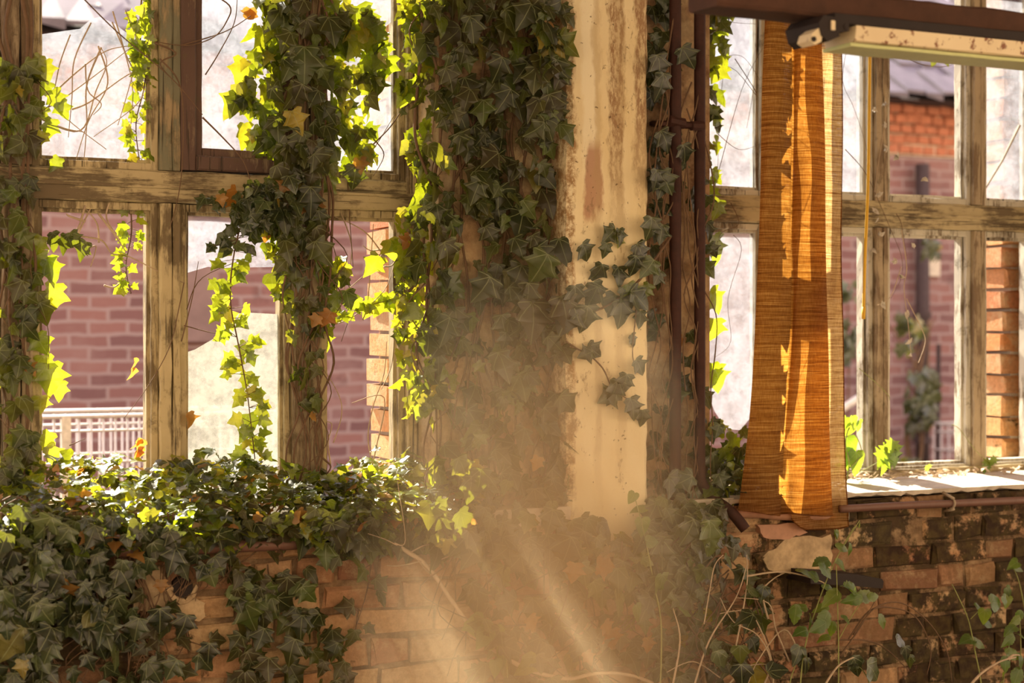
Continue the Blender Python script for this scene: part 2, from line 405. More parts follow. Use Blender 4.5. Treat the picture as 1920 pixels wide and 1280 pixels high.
wall = thing('wall_back', (0, 0, 0), None, None, kind='structure')
b = MB(); b.box(XL, XR, .014, Y_O - .02, 0, Z_S - .025); b.build('mortar_core', M['mortar'], wall)
b = MB(); brick_face(b, XL, XR, .024, Z_S - .016, Y_F); b.build('brick_face', M['brick'], wall)
# piers: recessed plastered pier, the pilaster in front of it, the brick jamb outside
ZT = 3.25
def pier(x0, x1, pil=None):
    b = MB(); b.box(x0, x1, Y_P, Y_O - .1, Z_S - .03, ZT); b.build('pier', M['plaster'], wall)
    if pil:
        b = MB(); b.wavybox(pil[0], pil[1], Y_F - .01, Y_P + .01, Z_S - .16, ZT, .0025, .035); b.build('pilaster', M['plaster'], wall)
pier(XW1R + .005, XW2L - .005, (X(1066, -.01), X(1217, -.01)))
pier(XW2R + .005, XR)
pier(XL, -2.75)
b = MB()                                              # ragged brick edge of the outer wall leaf, seen through the windows
for x0, x1 in ((XW1R - .035, XW2L), (XW2R - .075, XR)):
    z = Z_S - .03; k = 0
    while z < ZT - .05:
        L = .22 if k % 2 else .115
        j = R.uniform(-.012, .012)
        brick(b, x0 + j, x0 + L, z, z + .071, Y_O - .13, Y_O + .05, .005); brick(b, x0 + L + .01, x1, z, z + .071, Y_O - .12, Y_O + .05, .005)
        z += .083; k += 1
b.build('outer_brick_jamb', M['jamb'], wall)
b = MB(); b.box(XW1R + .0, XW2L - .02, Y_O - .12, Y_O + .04, Z_S, ZT); b.box(XW2R - .03, XR, Y_O - .12, Y_O + .04, Z_S, ZT); b.build('jamb_mortar', M['sill'], wall)
b = MB(); b.box(XL, XR, Y_F + .02, Y_O, 2.95, ZT); b.build('lintel', M['plaster'], wall)
def sill(name, x0, x1, mat_):
    b = MB(); n = int((x1 - x0) / .03); vs = []; fs = []
    for i in range(n + 1):
        x = x0 + (x1 - x0) * i / n; rag = R.uniform(-.006, .006) + .004 * math.sin(i * .7); low = R.uniform(-.008, .006)
        vs += [(x, -.012 + rag, Z_S - .013 + low * .7), (x, -.018 + rag * .6, Z_S), (x, .14, Z_S + .014 + R.uniform(-.003, .003)), (x, Y_O, Z_S + .034), (x, Y_O, Z_S - .03), (x, .03, Z_S - .02)]
    for i in range(n):
        for k in range(6): fs.append((i * 6 + k, i * 6 + (k + 1) % 6, i * 6 + 6 + (k + 1) % 6, i * 6 + 6 + k))
    fs.append((5, 4, 3, 2, 1, 0)); fs.append(tuple(n * 6 + k for k in range(6)))
    b.add(vs, fs); b.build(name, mat_, wall)
sill('window_sill', XL + .5, XW1R + .02, M['sill']); sill('window_sill', XW2L - .02, XW2R + .02, M['sill'])
b = MB(); b.box(XW1R, XW2L, -.004, Y_P + .01, Z_S - .05, Z_S + .004); b.build('ledge', M['sill'], wall)
def patch(poly, name, m_, y=-.012, d=.03):
    b = MB(); pts = [P(px + R.uniform(-2, 2), py + R.uniform(-2, 2), y) for px, py in poly]
    b.prism(pts, (0, d, 0)); return b.build(name, m_, wall)
def rough(poly, k=4, a=5):
    out = []
    for i, (x, y) in enumerate(poly):
        x2, y2 = poly[(i + 1) % len(poly)]
        for q in range(k): t = q / k; out.append((x + (x2 - x) * t + R.uniform(-a, a), y + (y2 - y) * t + R.uniform(-a, a)))
    return out
patch(rough([(258, 1076), (300, 1062), (318, 1100), (345, 1120), (385, 1128), (384, 1160), (330, 1162), (252, 1142)]), 'cement_patch', M['render'])
patch(rough([(1432, 1040), (1470, 1012), (1556, 1002), (1562, 1072), (1500, 1076), (1440, 1070)], 5, 4), 'cement_patch', M['render'])
tag(patch(rough([(1418, 985), (1500, 978), (1512, 1000), (1470, 1012), (1430, 1008)], 4, 3), 'red_render_patch', M['pinkpipe'], -.014))
patch(rough([(340, 975), (470, 972), (452, 1005), (345, 1003)], 5, 4), 'cement_patch', M['render'])
b = MB()                                              # the flue hole under the ivy on the left: a broken ring of clay
ctr = P(342, 1100, -.016)
ring = [(ctr + V((math.cos(a) * .040 * R.uniform(.85, 1.15), -.002 + R.uniform(-.004, .004), math.sin(a) * .040 * R.uniform(.85, 1.15)))) for a in [math.radians(q) for q in range(170, 380, 15)]]
b.tube(ring, .010, .006, 7, wob=.35); b.build('broken_flue_ring', M['render'], wall)
b = MB(); b.tube([ctr + V((0, -.002, .0)), ctr + V((0, .05, .0))], .030, .030, 11); b.build('flue_hole', M['black'], wall)

# ------------------------------------------------------------------ windows
def zpx(px, py, Y=Y_W): return P(px, py, Y).z
Z_T0, Z_T1 = zpx(180, 376), zpx(180, 314)             # transom
Z_B, Z_TOP = Z_S + .03, 2.95
Y_G = Y_W + .055                                      # glass plane
def win(name): return thing(name, (0, Y_W, Z_S), None, None, kind='structure')
def mullion(w, xc, wid=.062, front='cream', split=True):
    zs = [(Z_B - .01, Z_T0 - .001), (Z_T1 + .001, Z_TOP)] if split else [(Z_B - .01, Z_TOP)]
    for k, (a, c) in enumerate(zs):
        b = MB()
        if wid > .05:                                  # two boards with a crack between them
            b.wavybox(xc - wid / 2, xc + wid * .08, Y_W, Y_W + .11, a, c, .0022); b.wavybox(xc + wid * .12, xc + wid / 2, Y_W + .003, Y_W + .11, a, c, .0022)
        else: b.wavybox(xc - wid / 2, xc + wid / 2, Y_W, Y_W + .11, a, c, .0022)
        b.build('mullion', M[front if k else ('cream' if front == 'green' else front)], w)
SASH = {}
def sashes(w, x0, x1, z0, z1, m_='cream', t=.022, y=.02):
    """a stepped sash frame around one opening: outer strip, moulded bead"""
    b = MB()
    for (ti, ya, yb, e) in ((t, Y_W + y, Y_W + .085, 0), (t * .55, Y_W + y + .018, Y_W + .075, t - .002)):
        b.wavybox(x0 + e, x0 + e + ti, ya, yb, z0 + e, z1 - e, .0012); b.wavybox(x1 - e - ti, x1 - e, ya, yb, z0 + e, z1 - e, .0012)
        b.wavybox(x0 + e + ti, x1 - e - ti, ya, yb, z0 + e, z0 + e + ti, .0012, axis='x'); b.wavybox(x0 + e + ti, x1 - e - ti, ya, yb, z1 - e - ti, z1 - e, .0012, axis='x')
    SASH[(w.name, round(x0, 3), z0 > Z_T0)] = o = b.build('sash', M[m_], w); return o
def transom(w, x0, x1):
    b = MB(); h = Z_T1 - Z_T0
    b.wavybox(x0, x1, Y_W - .006, Y_W + .11, Z_T0, Z_T0 + h * .5, .002, axis='x'); b.wavybox(x0, x1, Y_W + .006, Y_W + .11, Z_T0 + h * .5, Z_T1, .002, axis='x')
    b.wavybox(x0, x1, Y_W - .016, Y_W + .03, Z_T0 + h * .44, Z_T0 + h * .56, .0015, axis='x')
    b.build('transom', M['creamh'], w)
def pane(w, poly, m_='glass', name='pane'):
    cxm = sum(p[0] for p in poly) / len(poly); up = max(p[2] for p in poly) > Z_T1 + .05
    w = SASH[min((k for k in SASH if k[0] == w.name and k[2] == up and k[1] < cxm), key=lambda k: cxm - k[1])]; b = MB(); b.prism(poly, (0, .003, 0)); return b.build(name, M[m_], w)
def rect(x0, x1, z0, z1): return [V((x0, Y_G, z0)), V((x1, Y_G, z0)), V((x1, Y_G, z1)), V((x0, Y_G, z1))]
def pxs(l): return [P(x, y, Y_G) for x, y in l]

w1 = win('window_1')
xa, xb_, xc_ = X(33, Y_W), X(320, Y_W), X(577, Y_W)
sp = xb_ - xa; xz = xa - sp; xy = xz - sp
for x_, f_, wd in ((xy, 'cream', .062), (xz, 'cream', .062), (xa, 'grey', .085), (xb_, 'green', .062), (xc_, 'grey', .09)): mullion(w1, x_, wd, f_)
b = MB(); b.wavybox(XW1R - .035, XW1R, Y_W, Y_W + .11, Z_B, Z_TOP, .002); b.build('frame_jamb', M['cream'], w1)
b = MB(); b.wavybox(xy, XW1R, Y_W - .004, Y_W + .11, Z_S + .01, Z_B + .012, .002, axis='x'); b.build('bottom_rail', M['creamh'], w1)
transom(w1, xy, XW1R)
cells = [(xy + .031, xz - .031), (xz + .031, xa - .043), (xa + .043, xb_ - .031), (xb_ + .031, xc_ - .045), (xc_ + .045, XW1R - .035)]
for i, (x0, x1) in enumerate(cells):
    sashes(w1, x0, x1, Z_B, Z_T0)
    if i == 3: 
        sashes(w1, x0, x1, Z_T1 + .004, Z_TOP, 'redwood', .045, -.006)
    else: sashes(w1, x0, x1, Z_T1, Z_TOP)
# glass of the left window: upper row dusty and broken, lower row only shards
pane(w1, rect(cells[0][0], cells[0][1], Z_T1, Z_TOP), 'glass'); pane(w1, rect(cells[1][0], cells[1][1], Z_T1, Z_TOP), 'glass')
pane(w1, pxs([(58, 316), (290, 316), (292, 70), (258, 58), (238, 62), (215, 44), (186, 31), (168, 38), (150, 54), (120, 58), (66, 66)]), 'glass')
pane(w1, rect(cells[3][0] + .04, cells[3][1] - .04, Z_T1 + .045, Z_TOP - .05), 'glass')
pane(w1, pxs([(606, 328), (790, 334), (790, 200), (768, 168), (752, 142), (738, 155), (708, 148), (690, 110), (700, 70), (735, 40), (745, -40), (606, -60)]), 'glass')
pane(w1, pxs([(338, 392), (412, 390), (470, 400), (540, 398), (540, 500), (415, 502), (390, 500), (342, 514)]), 'glass3', 'glass_shard')
pane(w1, pxs([(338, 664), (366, 655), (402, 634), (430, 588), (470, 586), (545, 590), (545, 960), (338, 960)]), 'glass2', 'glass_shard')

w2 = win('window_2')
xm0, xm1, xm2 = X(1455, Y_W), X(1655, Y_W), X(1838, Y_W)
for x_, f_ in ((xm0, 'cream'), (xm1, 'grey'), (xm2, 'grey')): mullion(w2, x_, .056, f_)
for x0, x1 in ((XW2L, XW2L + .035), (XW2R - .035, XW2R)):
    b = MB(); b.wavybox(x0, x1, Y_W, Y_W + .11, Z_B, Z_TOP, .002); b.build('frame_jamb', M['cream'], w2)
b = MB(); b.wavybox(XW2L, XW2R, Y_W - .004, Y_W + .11, Z_S + .01, Z_B + .012, .002, axis='x'); b.build('bottom_rail', M['creamh'], w2)
transom(w2, XW2L, XW2R)
c2 = [(XW2L + .035, xm0 - .028), (xm0 + .028, xm1 - .028), (xm1 + .028, xm2 - .028), (xm2 + .028, XW2R - .035)]
for x0, x1 in c2: sashes(w2, x0, x1, Z_B, Z_T0, 'white'); sashes(w2, x0, x1, Z_T1, Z_TOP, 'white')
pane(w2, rect(c2[0][0], c2[0][1], Z_T1 + .02, Z_TOP), 'glass'); pane(w2, rect(c2[1][0], c2[1][1], Z_T1 + .02, Z_TOP), 'glass')
pane(w2, rect(c2[3][0], c2[3][1], Z_T1 + .02, Z_TOP), 'glass3')
pane(w2, pxs([(1328, 428), (1440, 424), (1440, 640), (1428, 720), (1410, 780), (1388, 806), (1362, 804), (1340, 770), (1328, 740)]), 'glass3', 'glass_shard')
b = MB(); b.tube([P(1846, 356, Y_G - .004), P(1880, 300, Y_G - .004), P(1912, 235, Y_G - .004)], .004, .006, 5); b.build('glass_crack', M['pale'], w2)

# ------------------------------------------------------------------ the yard: brick outbuilding, pipe, cages
YB = 6.2
bld = thing('brick_outbuilding', (0, YB, 0), 'low red brick outbuilding across the yard under a ruined slate roof', 'building')
ZE = 3.32
b = MB(); b.box(-4.5, 11, YB, YB + .35, -.05, ZE - .41); b.build('wall', M['farbrick'], bld)
b = MB()
for r in range(5):
    z = ZE - .40 + r * .08; x = -4.5 + (r % 2) * .06
    while x < 11: brick(b, x, x + .115, z, z + .069, YB - .03 - .012 * r + R.uniform(-.008, .008), YB + .3, .006); x += .127
b.build('eaves_course', M['eave'], bld)
b = MB(); b.box(-4.5, 11, YB - .012, YB + .33, ZE - .41, ZE); b.build('eaves_mortar', M['sill'], bld)
b = MB()
for r in range(9):
    x = -4.7
    while x < 11.2:
        wdt = R.uniform(.16, .26); y0 = YB - .32 + r * .26; z0 = ZE + .02 + r * .15 + R.uniform(-.03, .035)
        if R.random() > (.16 if r < 2 else .05):
            tl = R.uniform(-.05, .05)
            b.add([(x, y0, z0), (x + wdt, y0 + tl, z0 + R.uniform(-.05, .05)), (x + wdt, y0 + .34, z0 + .22), (x, y0 + .34, z0 + .22),
                   (x, y0, z0 + .03), (x + wdt, y0 + tl, z0 + .03), (x + wdt, y0 + .34, z0 + .25), (x, y0 + .34, z0 + .25)],
                  [(0, 3, 2, 1), (4, 5, 6, 7), (0, 1, 5, 4), (1, 2, 6, 5), (2, 3, 7, 6), (3, 0, 4, 7)])
        x += wdt
b.build('roof_slates', M['slate'], bld)
b = MB(); b.add([(-4.7, YB - .25, ZE), (11.2, YB - .25, ZE), (11.2, YB + 2.3, ZE + 1.45), (-4.7, YB + 2.3, ZE + 1.45), (-4.7, YB + 2.3, ZE - .1), (11.2, YB + 2.3, ZE - .1)],
                [(0, 1, 2, 3), (3, 2, 5, 4), (0, 4, 5, 1), (0, 3, 4), (1, 5, 2)]); b.build('roof_boards', M['dark'], bld)
b = MB(); q = P(1722, 540, YB - .05); q2 = P(1868, 660, YB - .04)
b.box(q2.x - .03, q2.x + .03, YB - .03, YB, P(1868, 765, YB).z, P(1868, 655, YB).z); b.box(q2.x - .1, q2.x + .1, YB - .03, YB, P(1868, 662, YB).z, P(1868, 655, YB).z)
b.build('iron_wall_tie', M['rust'], bld)
b = MB(); a, c = P(1735, 482, YB), P(1760, 518, YB); b.box(a.x, c.x, YB - .02, YB, c.z, a.z); b.build('white_plate', M['pale'], bld)
b = MB(); a, c = P(345, 500, YB - .05), P(412, 640, YB - .05); b.box(a.x, c.x, YB - .04, YB, c.z, a.z); b.build('pink_render_panel', M['pinkrender'], bld)
dp = thing('drainpipe', (q.x, YB - .1, 0), 'dark upright drainpipe on the outbuilding wall behind the right window', 'pipe')
b = MB(); b.tube([(q.x, YB - .1, -.03), (q.x, YB - .1, P(1722, 310, YB).z)], .055, .055, 10); b.build('pipe', M['dark'], dp, True)
for z in (.6, 1.6, 2.4): b = MB(); b.tube([(q.x, YB - .1, z), (q.x, YB - .1, z + .05)], .07, .07, 10); b.build('collar', M['dark'], dp)
rod = thing('iron_rod', (P(1757, 700, 5.6).x, 5.6, 0), 'thin dark iron rod standing upright in the yard beside the drainpipe', 'rod')
p0, p1 = P(1757, 880, 5.6), P(1760, 645, 5.6); b = MB(); b.tube([(p0.x, 5.6, -.03), p1], .018, .018, 6); b.build('shaft', M['dark'], rod)

def cage(px0, px1, y_top, Yc, dx, label, zb=-.03, posts=True):
    a, c = P(px0, y_top, Yc), P(px1, y_top, Yc); zt = a.z; x0, x1 = a.x, c.x
    t = thing('wire_cage', ((x0 + x1) / 2, Yc, zb), label, 'cage'); dep = .5
    b = MB(); zz = [zt, zt - .06, zt - .19, zt - .45, zt - .72]
    for z in zz:
        for yy in (Yc, Yc + dep): b.tube([(x0, yy, z), (x1, yy, z)], .010 if z == zt else .006, None, 5)
        for xx in (x0, x1): b.tube([(xx, Yc, z), (xx, Yc + dep, z)], .006, None, 5)
    b.build('rail', M['wire'], t, True); x = x0
    while x <= x1 + 1e-4:
        for yy in (Yc, Yc + dep): b = MB(); b.tube([(x, yy, zb), (x, yy, zt)], .0055, None, 5); b.build('upright_wire', M['wire'], t, True)
        x += dx
    if posts:
        for f in (0, .33, .66, 1):
            b = MB(); xx = x0 + f * (x1 - x0); b.box(xx - .018, xx + .018, Yc - .02, Yc + .02, zb, zt + .005); b.build('post', M['pale'], t)
cage(-90, 520, 786, 2.4, .05, 'pale galvanised wire cage in the yard behind the left window bay')
cage(1840, 1990, 800, 4.6, .07, 'small wire cage in the yard behind the far right window pane', posts=True)
b = MB(); p = P(1590, 745, 3.4); b.tube([p + V((-.7, .1, -.35)), p + V((.12, 0, .03))], .03, .03, 8)
pp = thing('leaning_pole', p + V((-.7, .1, -.35)), 'white pole leaning in the yard just right of the curtain', 'pole'); 
b = MB(); b.tube([(p.x - 1.9, 3.6, -.02), p + V((.16, 0, .04))], .022, .022, 8); b.build('shaft', M['pale'], pp, True); pp.location = (p.x - 1.9, 3.6, 0)
for o in pp.children: o.matrix_parent_inverse = Matrix.Translation(-pp.location)

# ------------------------------------------------------------------ leaves and stems
HALF = {
 'ivy': [(.10, -.03), (.30, -.06), (.44, .06), (.34, .20), (.46, .33), (.62, .46), (.42, .50), (.27, .60), (.16, .80), (0, 1.0)],
 'ivys': [(.14, -.04), (.32, .0), (.42, .15), (.48, .34), (.32, .50), (.18, .76), (0, 1.0)],
 'nettle': [(.14, .02), (.26, .14), (.25, .20), (.34, .30), (.30, .36), (.33, .46), (.26, .54), (.26, .64), (.17, .72), (.14, .82), (0, 1.0)],
 'maple': [(.10, -.02), (.36, -.10), (.28, .10), (.62, .14), (.38, .30), (.58, .56), (.30, .48), (.18, .62), (.12, .80), (0, 1.05)],
 'heart': [(.12, -.10), (.32, -.10), (.44, .08), (.40, .34), (.26, .62), (.12, .84), (0, 1.0)],
}
def leaf(mb, o, tip, nrm, L, kind='ivy', fold=.28, curl=.25):
    t = V(tip).normalized(); n = V(nrm); n = n - t * n.dot(t)
    if n.length < 1e-4: n = t.orthogonal()
    n.normalize(); s = t.cross(n); h = HALF[kind]; o = V(o)
    sk = R.uniform(-.12, .12); wd = R.uniform(.82, 1.12); tw = R.uniform(-.25, .25)
    def pt(x, y):
        z = fold * abs(x) - curl * y * y + tw * x * y + .05 * math.sin(9 * x + 5 * y)
        return o + L * ((x * wd + sk * y * y) * s + y * t + z * n)
    mid = [(0, 0), (0, .22), (0, .5)]
    vs = [pt(*m_) for m_ in mid]; uv = [(.5, .12 + m_[1] * .85) for m_ in mid]
    rt = [pt(x, y) for x, y in h]; lf = [pt(-x * R.uniform(.9, 1.05), y) for x, y in h[:-1]]
    vs += rt + lf; uv += [(.5 + x * .75, .12 + y * .85) for x, y in h] + [(.5 - x * .75, .12 + y * .85) for x, y in h[:-1]]
    fs = []; nh = len(h); k1 = nh * 4 // 10
    ri = [3 + i for i in range(nh)]; li = [3 + nh + i for i in range(nh - 1)] + [3 + nh - 1]
    for idx, flip in ((ri, False), (li, True)):
        def F(*q): fs.append(tuple(reversed(q)) if flip else q)
        F(0, idx[0], 1)
        for i in range(nh - 1):
            a = 1 if i < k1 else 2
            F(a, idx[i], idx[i + 1])
            if i == k1 - 1: F(1, idx[i + 1], 2)
    mb.add(vs, fs, uv)
def rv(a=1.0): return V((R.uniform(-a, a), R.uniform(-a, a), R.uniform(-a, a)))
def inside(poly, x, y):
    c = False; n = len(poly)
    for i in range(n):
        x1, y1 = poly[i]; x2, y2 = poly[(i + 1) % n]
        if (y1 > y) != (y2 > y) and x < (x2 - x1) * (y - y1) / (y2 - y1) + x1: c = not c
    return c
def sample(poly):
    xs = [p[0] for p in poly]; ys = [p[1] for p in poly]
    while True:
        x, y = R.uniform(min(xs), max(xs)), R.uniform(min(ys), max(ys))
        if inside(poly, x, y): return x, y
class Plant:
    """a climbing plant: one Empty, its stems, its foliage, perhaps its dead leaves"""
    def __init__(s, name, loc, label, cat, leafmat='ivy', stemmat='stem', group=None):
        s.e = thing(name, loc, label, cat, group); s.lm, s.sm = leafmat, stemmat
        s.st, s.fo, s.de, s.br = MB(), MB(), MB(), MB(); s.k = MB(); s.ls = 1.0
    def stem(s, pxpts, Y=None, r0=.004, r1=.0025, jit=0):
        pts = [P(p[0] + R.uniform(-jit, jit), p[1] + R.uniform(-jit, jit), (p[2] if len(p) > 2 else Y)) for p in pxpts]
        sp_ = spline(pts, 5); b = MB(); b.tube(sp_, r0, r1, 5, wob=.15); b.build('stem', M[s.sm], s.e, True); return sp_
    def clad(s, poly, n, Y, size=(.045, .085), spread=.05, out=(0, -1, .25), down=.9, kind='ivy', dead=.008, bright=None, sil=.78):
        """leaves over a patch of upright surface, tips hanging, faces outward"""
        for _ in range(n):
            x, y = sample(poly); o = P(x, y, Y - R.uniform(0, spread))
            tip = V((R.uniform(-.8, .8), R.uniform(-.5, .1), -down + R.uniform(-.3, .5)))
            nr = V(out) + rv(sil); L = R.uniform(*size) * (.75 + .5 * R.random())
            m = s.de if R.random() < dead else (s.br if bright and R.random() < bright else s.fo)
            leaf(m, o, tip, nr, L, kind if R.random() < .8 else 'ivys', R.uniform(.05, .35), R.uniform(0, .45))
    def ledge(s, x0, x1, n, y0=-.05, y1=.30, z=.955, h=.06, size=(.03, .06), dead=.03, bright=.45):
        """leaves of a mat lying over the sill: faces up and toward the light, the edge drooping over"""
        for _ in range(n):
            x, y = R.uniform(x0, x1), R.uniform(y0, y1); zz = z + h * (y - y0) / (y1 - y0) * (1 + .35 * math.sin(x * 9) * math.sin(x * 4 + 1)) + R.uniform(-.02, .03) - .5 * max(0, -.03 - y)
            tip = V((R.uniform(-1, 1), R.uniform(-1, .4), R.uniform(-.7, .4))); nr = V((-.12, -.2, 1)) + rv(R.choice((.12, .2, .5, .6)))
            m = s.de if R.random() < dead else (s.br if R.random() < bright else s.fo)
            leaf(m, (x, y, zz), tip, nr, R.uniform(*size), 'ivys' if R.random() < .5 else 'ivy', R.uniform(.05, .4), R.uniform(0, .4))
    def at(s, lst, Y, kind='ivy', to='fo', size=.07, out=(0, -1, .2), jit=.35):
        """single leaves: (px, py[, size px, tip dx, tip dy])"""
        for q in lst:
            px, py = q[0], q[1]; spx = q[2] if len(q) > 2 else None
            o = P(px, py, Y + R.uniform(-.02, .02)); k = (Y - CY) / (2862.17 - .447214 * (px - 960))
            L = spx * k * s.ls if spx else size * R.uniform(.8, 1.2)
            tip = V((q[3], R.uniform(-.2, .2), -q[4])) if len(q) > 4 else V((R.uniform(-.7, .7), R.uniform(-.3, .2), -1))
            o = o - tip.normalized() * L * .5
            leaf(getattr(s, to), o, tip, V(out) + rv(jit), L, kind, R.uniform(.05, .3), R.uniform(0, .35))
    def along(s, pts, every=.03, size=(.03, .05), kind='ivy', to='fo', away=.03, out=(0, -1, .3), lo=0., hi=1., down=.7):
        """leaves on short stalks along a stem"""
        d = 0
        for i in range(1, len(pts)):
            f = i / len(pts)
            if f < lo or f > hi: continue
            d += (pts[i] - pts[i - 1]).length
            while d > every:
                d -= every; side = V((R.choice((-1, 1)) * R.uniform(.4, 1), R.uniform(-.8, .3), R.uniform(-.4, .6))).normalized() * away * R.uniform(.4, 1.2)
                o = pts[i] + side; s.k.tube([pts[i], o], .0012, .0009, 3)
                leaf(getattr(s, to), o, side.normalized() + V((0, 0, -down)) + rv(.3), V(out) + rv(.5), R.uniform(*size), kind, R.uniform(.05, .3), R.uniform(0, .3))
    def done(s, brmat='ivyb', smooth=True):
        if s.k.v: tag(s.k.build('leaf_stalks', M[s.sm], s.e, True), kind='stuff')
        if s.fo.v: s.fo.build('foliage', M[s.lm], s.e, smooth)
        if s.br.v: s.br.build('sunlit_foliage', M[brmat], s.e, smooth)  # leaves with sunlight painted into their colour
        if s.de.v: s.de.build('dead_leaves', M['dryleaf'], s.e, smooth)
        return s.e

# ------------------------------------------------------------------ pipes, cord, curtain, beam and lamp
def pipe(name, label, pts, r, m_, sides=10, wob=.03):
    t = thing(name, V(pts[-1]) if pts[-1][2] < pts[0][2] else V(pts[0]), label, 'pipe'); b = MB(); b.tube(spline(pts, 6), r, r, sides, wob=wob); b.build('tube', m_, t, True); return t
YQ = .03
pa, pb = P(1266, 960, YQ), P(1264, 0, YQ)
va = pipe('heating_pipe', 'rusty upright pipe nearer the plaster pilaster, left one of two', [(pa.x, YQ, pb.z + .35), (pa.x, YQ, 1.9), (pa.x, YQ, 1.5), (pa.x, YQ, Z_S - .01)], .0195, M['rust'])
pa2 = P(1312, 900, YQ)
vb = pipe('heating_pipe', 'rusty upright pipe beside the window, right one of two, bent at its foot', [(pa2.x, YQ, pb.z + .35), (pa2.x, YQ, 1.9), (pa2.x, YQ, 1.4), (pa2.x, YQ, 1.06), (pa2.x + .012, YQ, 1.0), (pa2.x + .045, YQ - .01, .955), (pa2.x + .075, YQ - .07, .915), (pa2.x + .11, YQ - .10, .86)], .0185, M['rust'])
b = MB(); q = P(1225, 236, YQ + .03)
b.tube([P(1222, 232, Y_P), P(1240, 232, YQ), P(1312, 236, YQ - .022)], .010, .012, 6)
b.tube([P(1296, 236, YQ - .02), P(1318, 236, YQ - .02)], .016, .016, 8); b.tube([P(1254, 226, YQ - .008), P(1282, 232, YQ - .008)], .018, .018, 8)
cl = b.build('pipe_bracket', M['rust']); tag(cl, 'rusty wall bracket clamped across both upright pipes near their middle', 'bracket')
YH = -.045
hz = pipe('conduit', 'red-brown horizontal pipe on the brick wall below the right sill', [P(1575, 954, YH), P(1700, 947, YH), P(1800, 943, YH), P(1990, 935, YH) + V((.1, 0, 0))], .0135, M['conduit'])
b = MB(); c0 = P(1784, 944, YH)
b.tube([c0 + V((math.sin(a) * .003, -.017 * math.cos(a), .017 * math.sin(a))) for a in [math.radians(q) for q in range(-100, 101, 20)]], .004, .004, 6)
b.tube([c0 + V((0, -.012, .018)), c0 + V((-.004, .04, .036))], .0055, .0055, 6); b.tube([c0 + V((0, -.012, -.018)), c0 + V((.003, .04, -.03))], .005, .005, 6)
b.build('pipe_clip', M['clip'], hz, True)
pk = pipe('lit_pipe', 'pinkish pipe end with light put in its colour, poking out left of the curtain hem', [P(1376, 962, -.02), P(1420, 962, -.02), P(1470, 966, -.02), P(1560, 966, -.02)], .0165, M['pinkpipe'])
lp = pipe('conduit', 'dark horizontal pipe half hidden by ivy below the left sill', [P(150, 1034, YH), P(300, 1031, YH), P(450, 1024, YH), P(560, 1019, YH)], .017, M['conduit'])
t = thing('hanging_strap', P(1619, 590, .10), 'yellow cord hanging straight down beside the curtain', 'cord')
b = MB(); b.tube(spline([P(1634, -60, .10), P(1631, 100, .10), P(1628, 330, .10), P(1622, 480, .10), P(1619, 592, .10)], 6), .0052, .0056, 7); b.build('rope', M['cord'], t, True)
b = MB(); b.tube([P(1619.5, 575, .10), P(1618.8, 598, .10)], .0072, .0065, 7); b.build('end_knot', M['cord'], t, True)

# --- curtain
YC = -.082
cols = [  # x at top / middle / bottom of the photograph, depth, bottom edge
 (1434, 1421, 1386, .05, 955), (1446, 1436, 1408, .005, 958), (1468, 1466, 1440, -.02, 963), (1484, 1483, 1461, .012, 966),
 (1481, 1480, 1462, .055, 964), (1487, 1486, 1470, .06, 962), (1494, 1494, 1486, .02, 962), (1512, 1516, 1512, -.012, 965), (1532, 1540, 1545, -.018, 967), (1541, 1550, 1561, .02, 966)]
back = [(1482, 1497, 1486, .095, 972), (1500, 1508, 1504, .075, 990), (1530, 1530, 1530, .085, 992), (1552, 1553, 1562, .070, 991), (1566, 1567, 1576, .085, 990), (1579, 1578, 1589, .070, 986)]
def cloth(cols, Ytop=-110, thick=.0, name='cloth', n=7, rows=46):
    def cr(k, u):
        i = min(int(u), len(cols) - 2); t = u - i
        g = lambda j: cols[max(0, min(len(cols) - 1, j))][k]
        a, b_, c, d = g(i - 1), g(i), g(i + 1), g(i + 2)
        return .5 * (2 * b_ + (c - a) * t + (2 * a - 5 * b_ + 4 * c - d) * t * t + (3 * b_ - a - 3 * c + d) * t ** 3)
    m = MB(); nu = (len(cols) - 1) * n + 1; vs = []; fs = []
    for r in range(rows + 1):
        f = r / rows
        for k in range(nu):
            u = k / n; bot = cr(4, u); y = Ytop + f * (bot - Ytop); g = (y - 20) / 930
            x0, x1, x2 = cr(0, u), cr(1, u), cr(2, u)
            x = x0 + (x1 - x0) * g * 2 if g < .5 else x1 + (x2 - x1) * (max(0, g - .5) * 2) ** 1.6
            Y = YC + .52 * cr(3, u) * (1 + .25 * math.sin(f * 5 + u)) + .004 * math.sin(f * 23 + u * 2)
            vs.append(P(x + 1.2 * math.sin(f * 17 + u * 3), y, Y))
    for r in range(rows):
        for k in range(nu - 1): a = r * nu + k; fs.append((a, a + 1, a + nu + 1, a + nu))
    m.add(vs, fs); return m, nu, rows
cu = thing('curtain', P(1490, 960, YC), 'faded orange slub-weave curtain hanging before the right window', 'curtain')
m_, nu, rows = cloth(cols); o = m_.build('front_drop', M['curtain'], cu, True)
m2, nu2, rows2 = cloth(back); o2 = m2.build('back_drop', M['curtainb'], cu, True)
for mm, nn, rr, nm, oo in ((m_, nu, rows, 'hem', o), (m2, nu2, rows2, 'hem', o2)):
    b = MB(); b.tube([V(mm.v[rr * nn + k]) for k in range(nn)], .0025, .0025, 4); h_ = b.build(nm, M['curtain'], oo, True)
b = MB(); b.tube([V(m2.v[r * nu2 + nu2 - 1]) for r in range(rows2 + 1)], .002, .002, 4); b.build('selvedge', M['curtain'], cu, True)
b = MB(); b.tube(spline([P(1584, 938, YC + .07), P(1592, 960, YC + .07), P(1589, 988, YC + .07)], 4), .0012, .0012, 4); b.build('loose_thread', M['pale'], cu)
rod_z = m_.v[0][2]
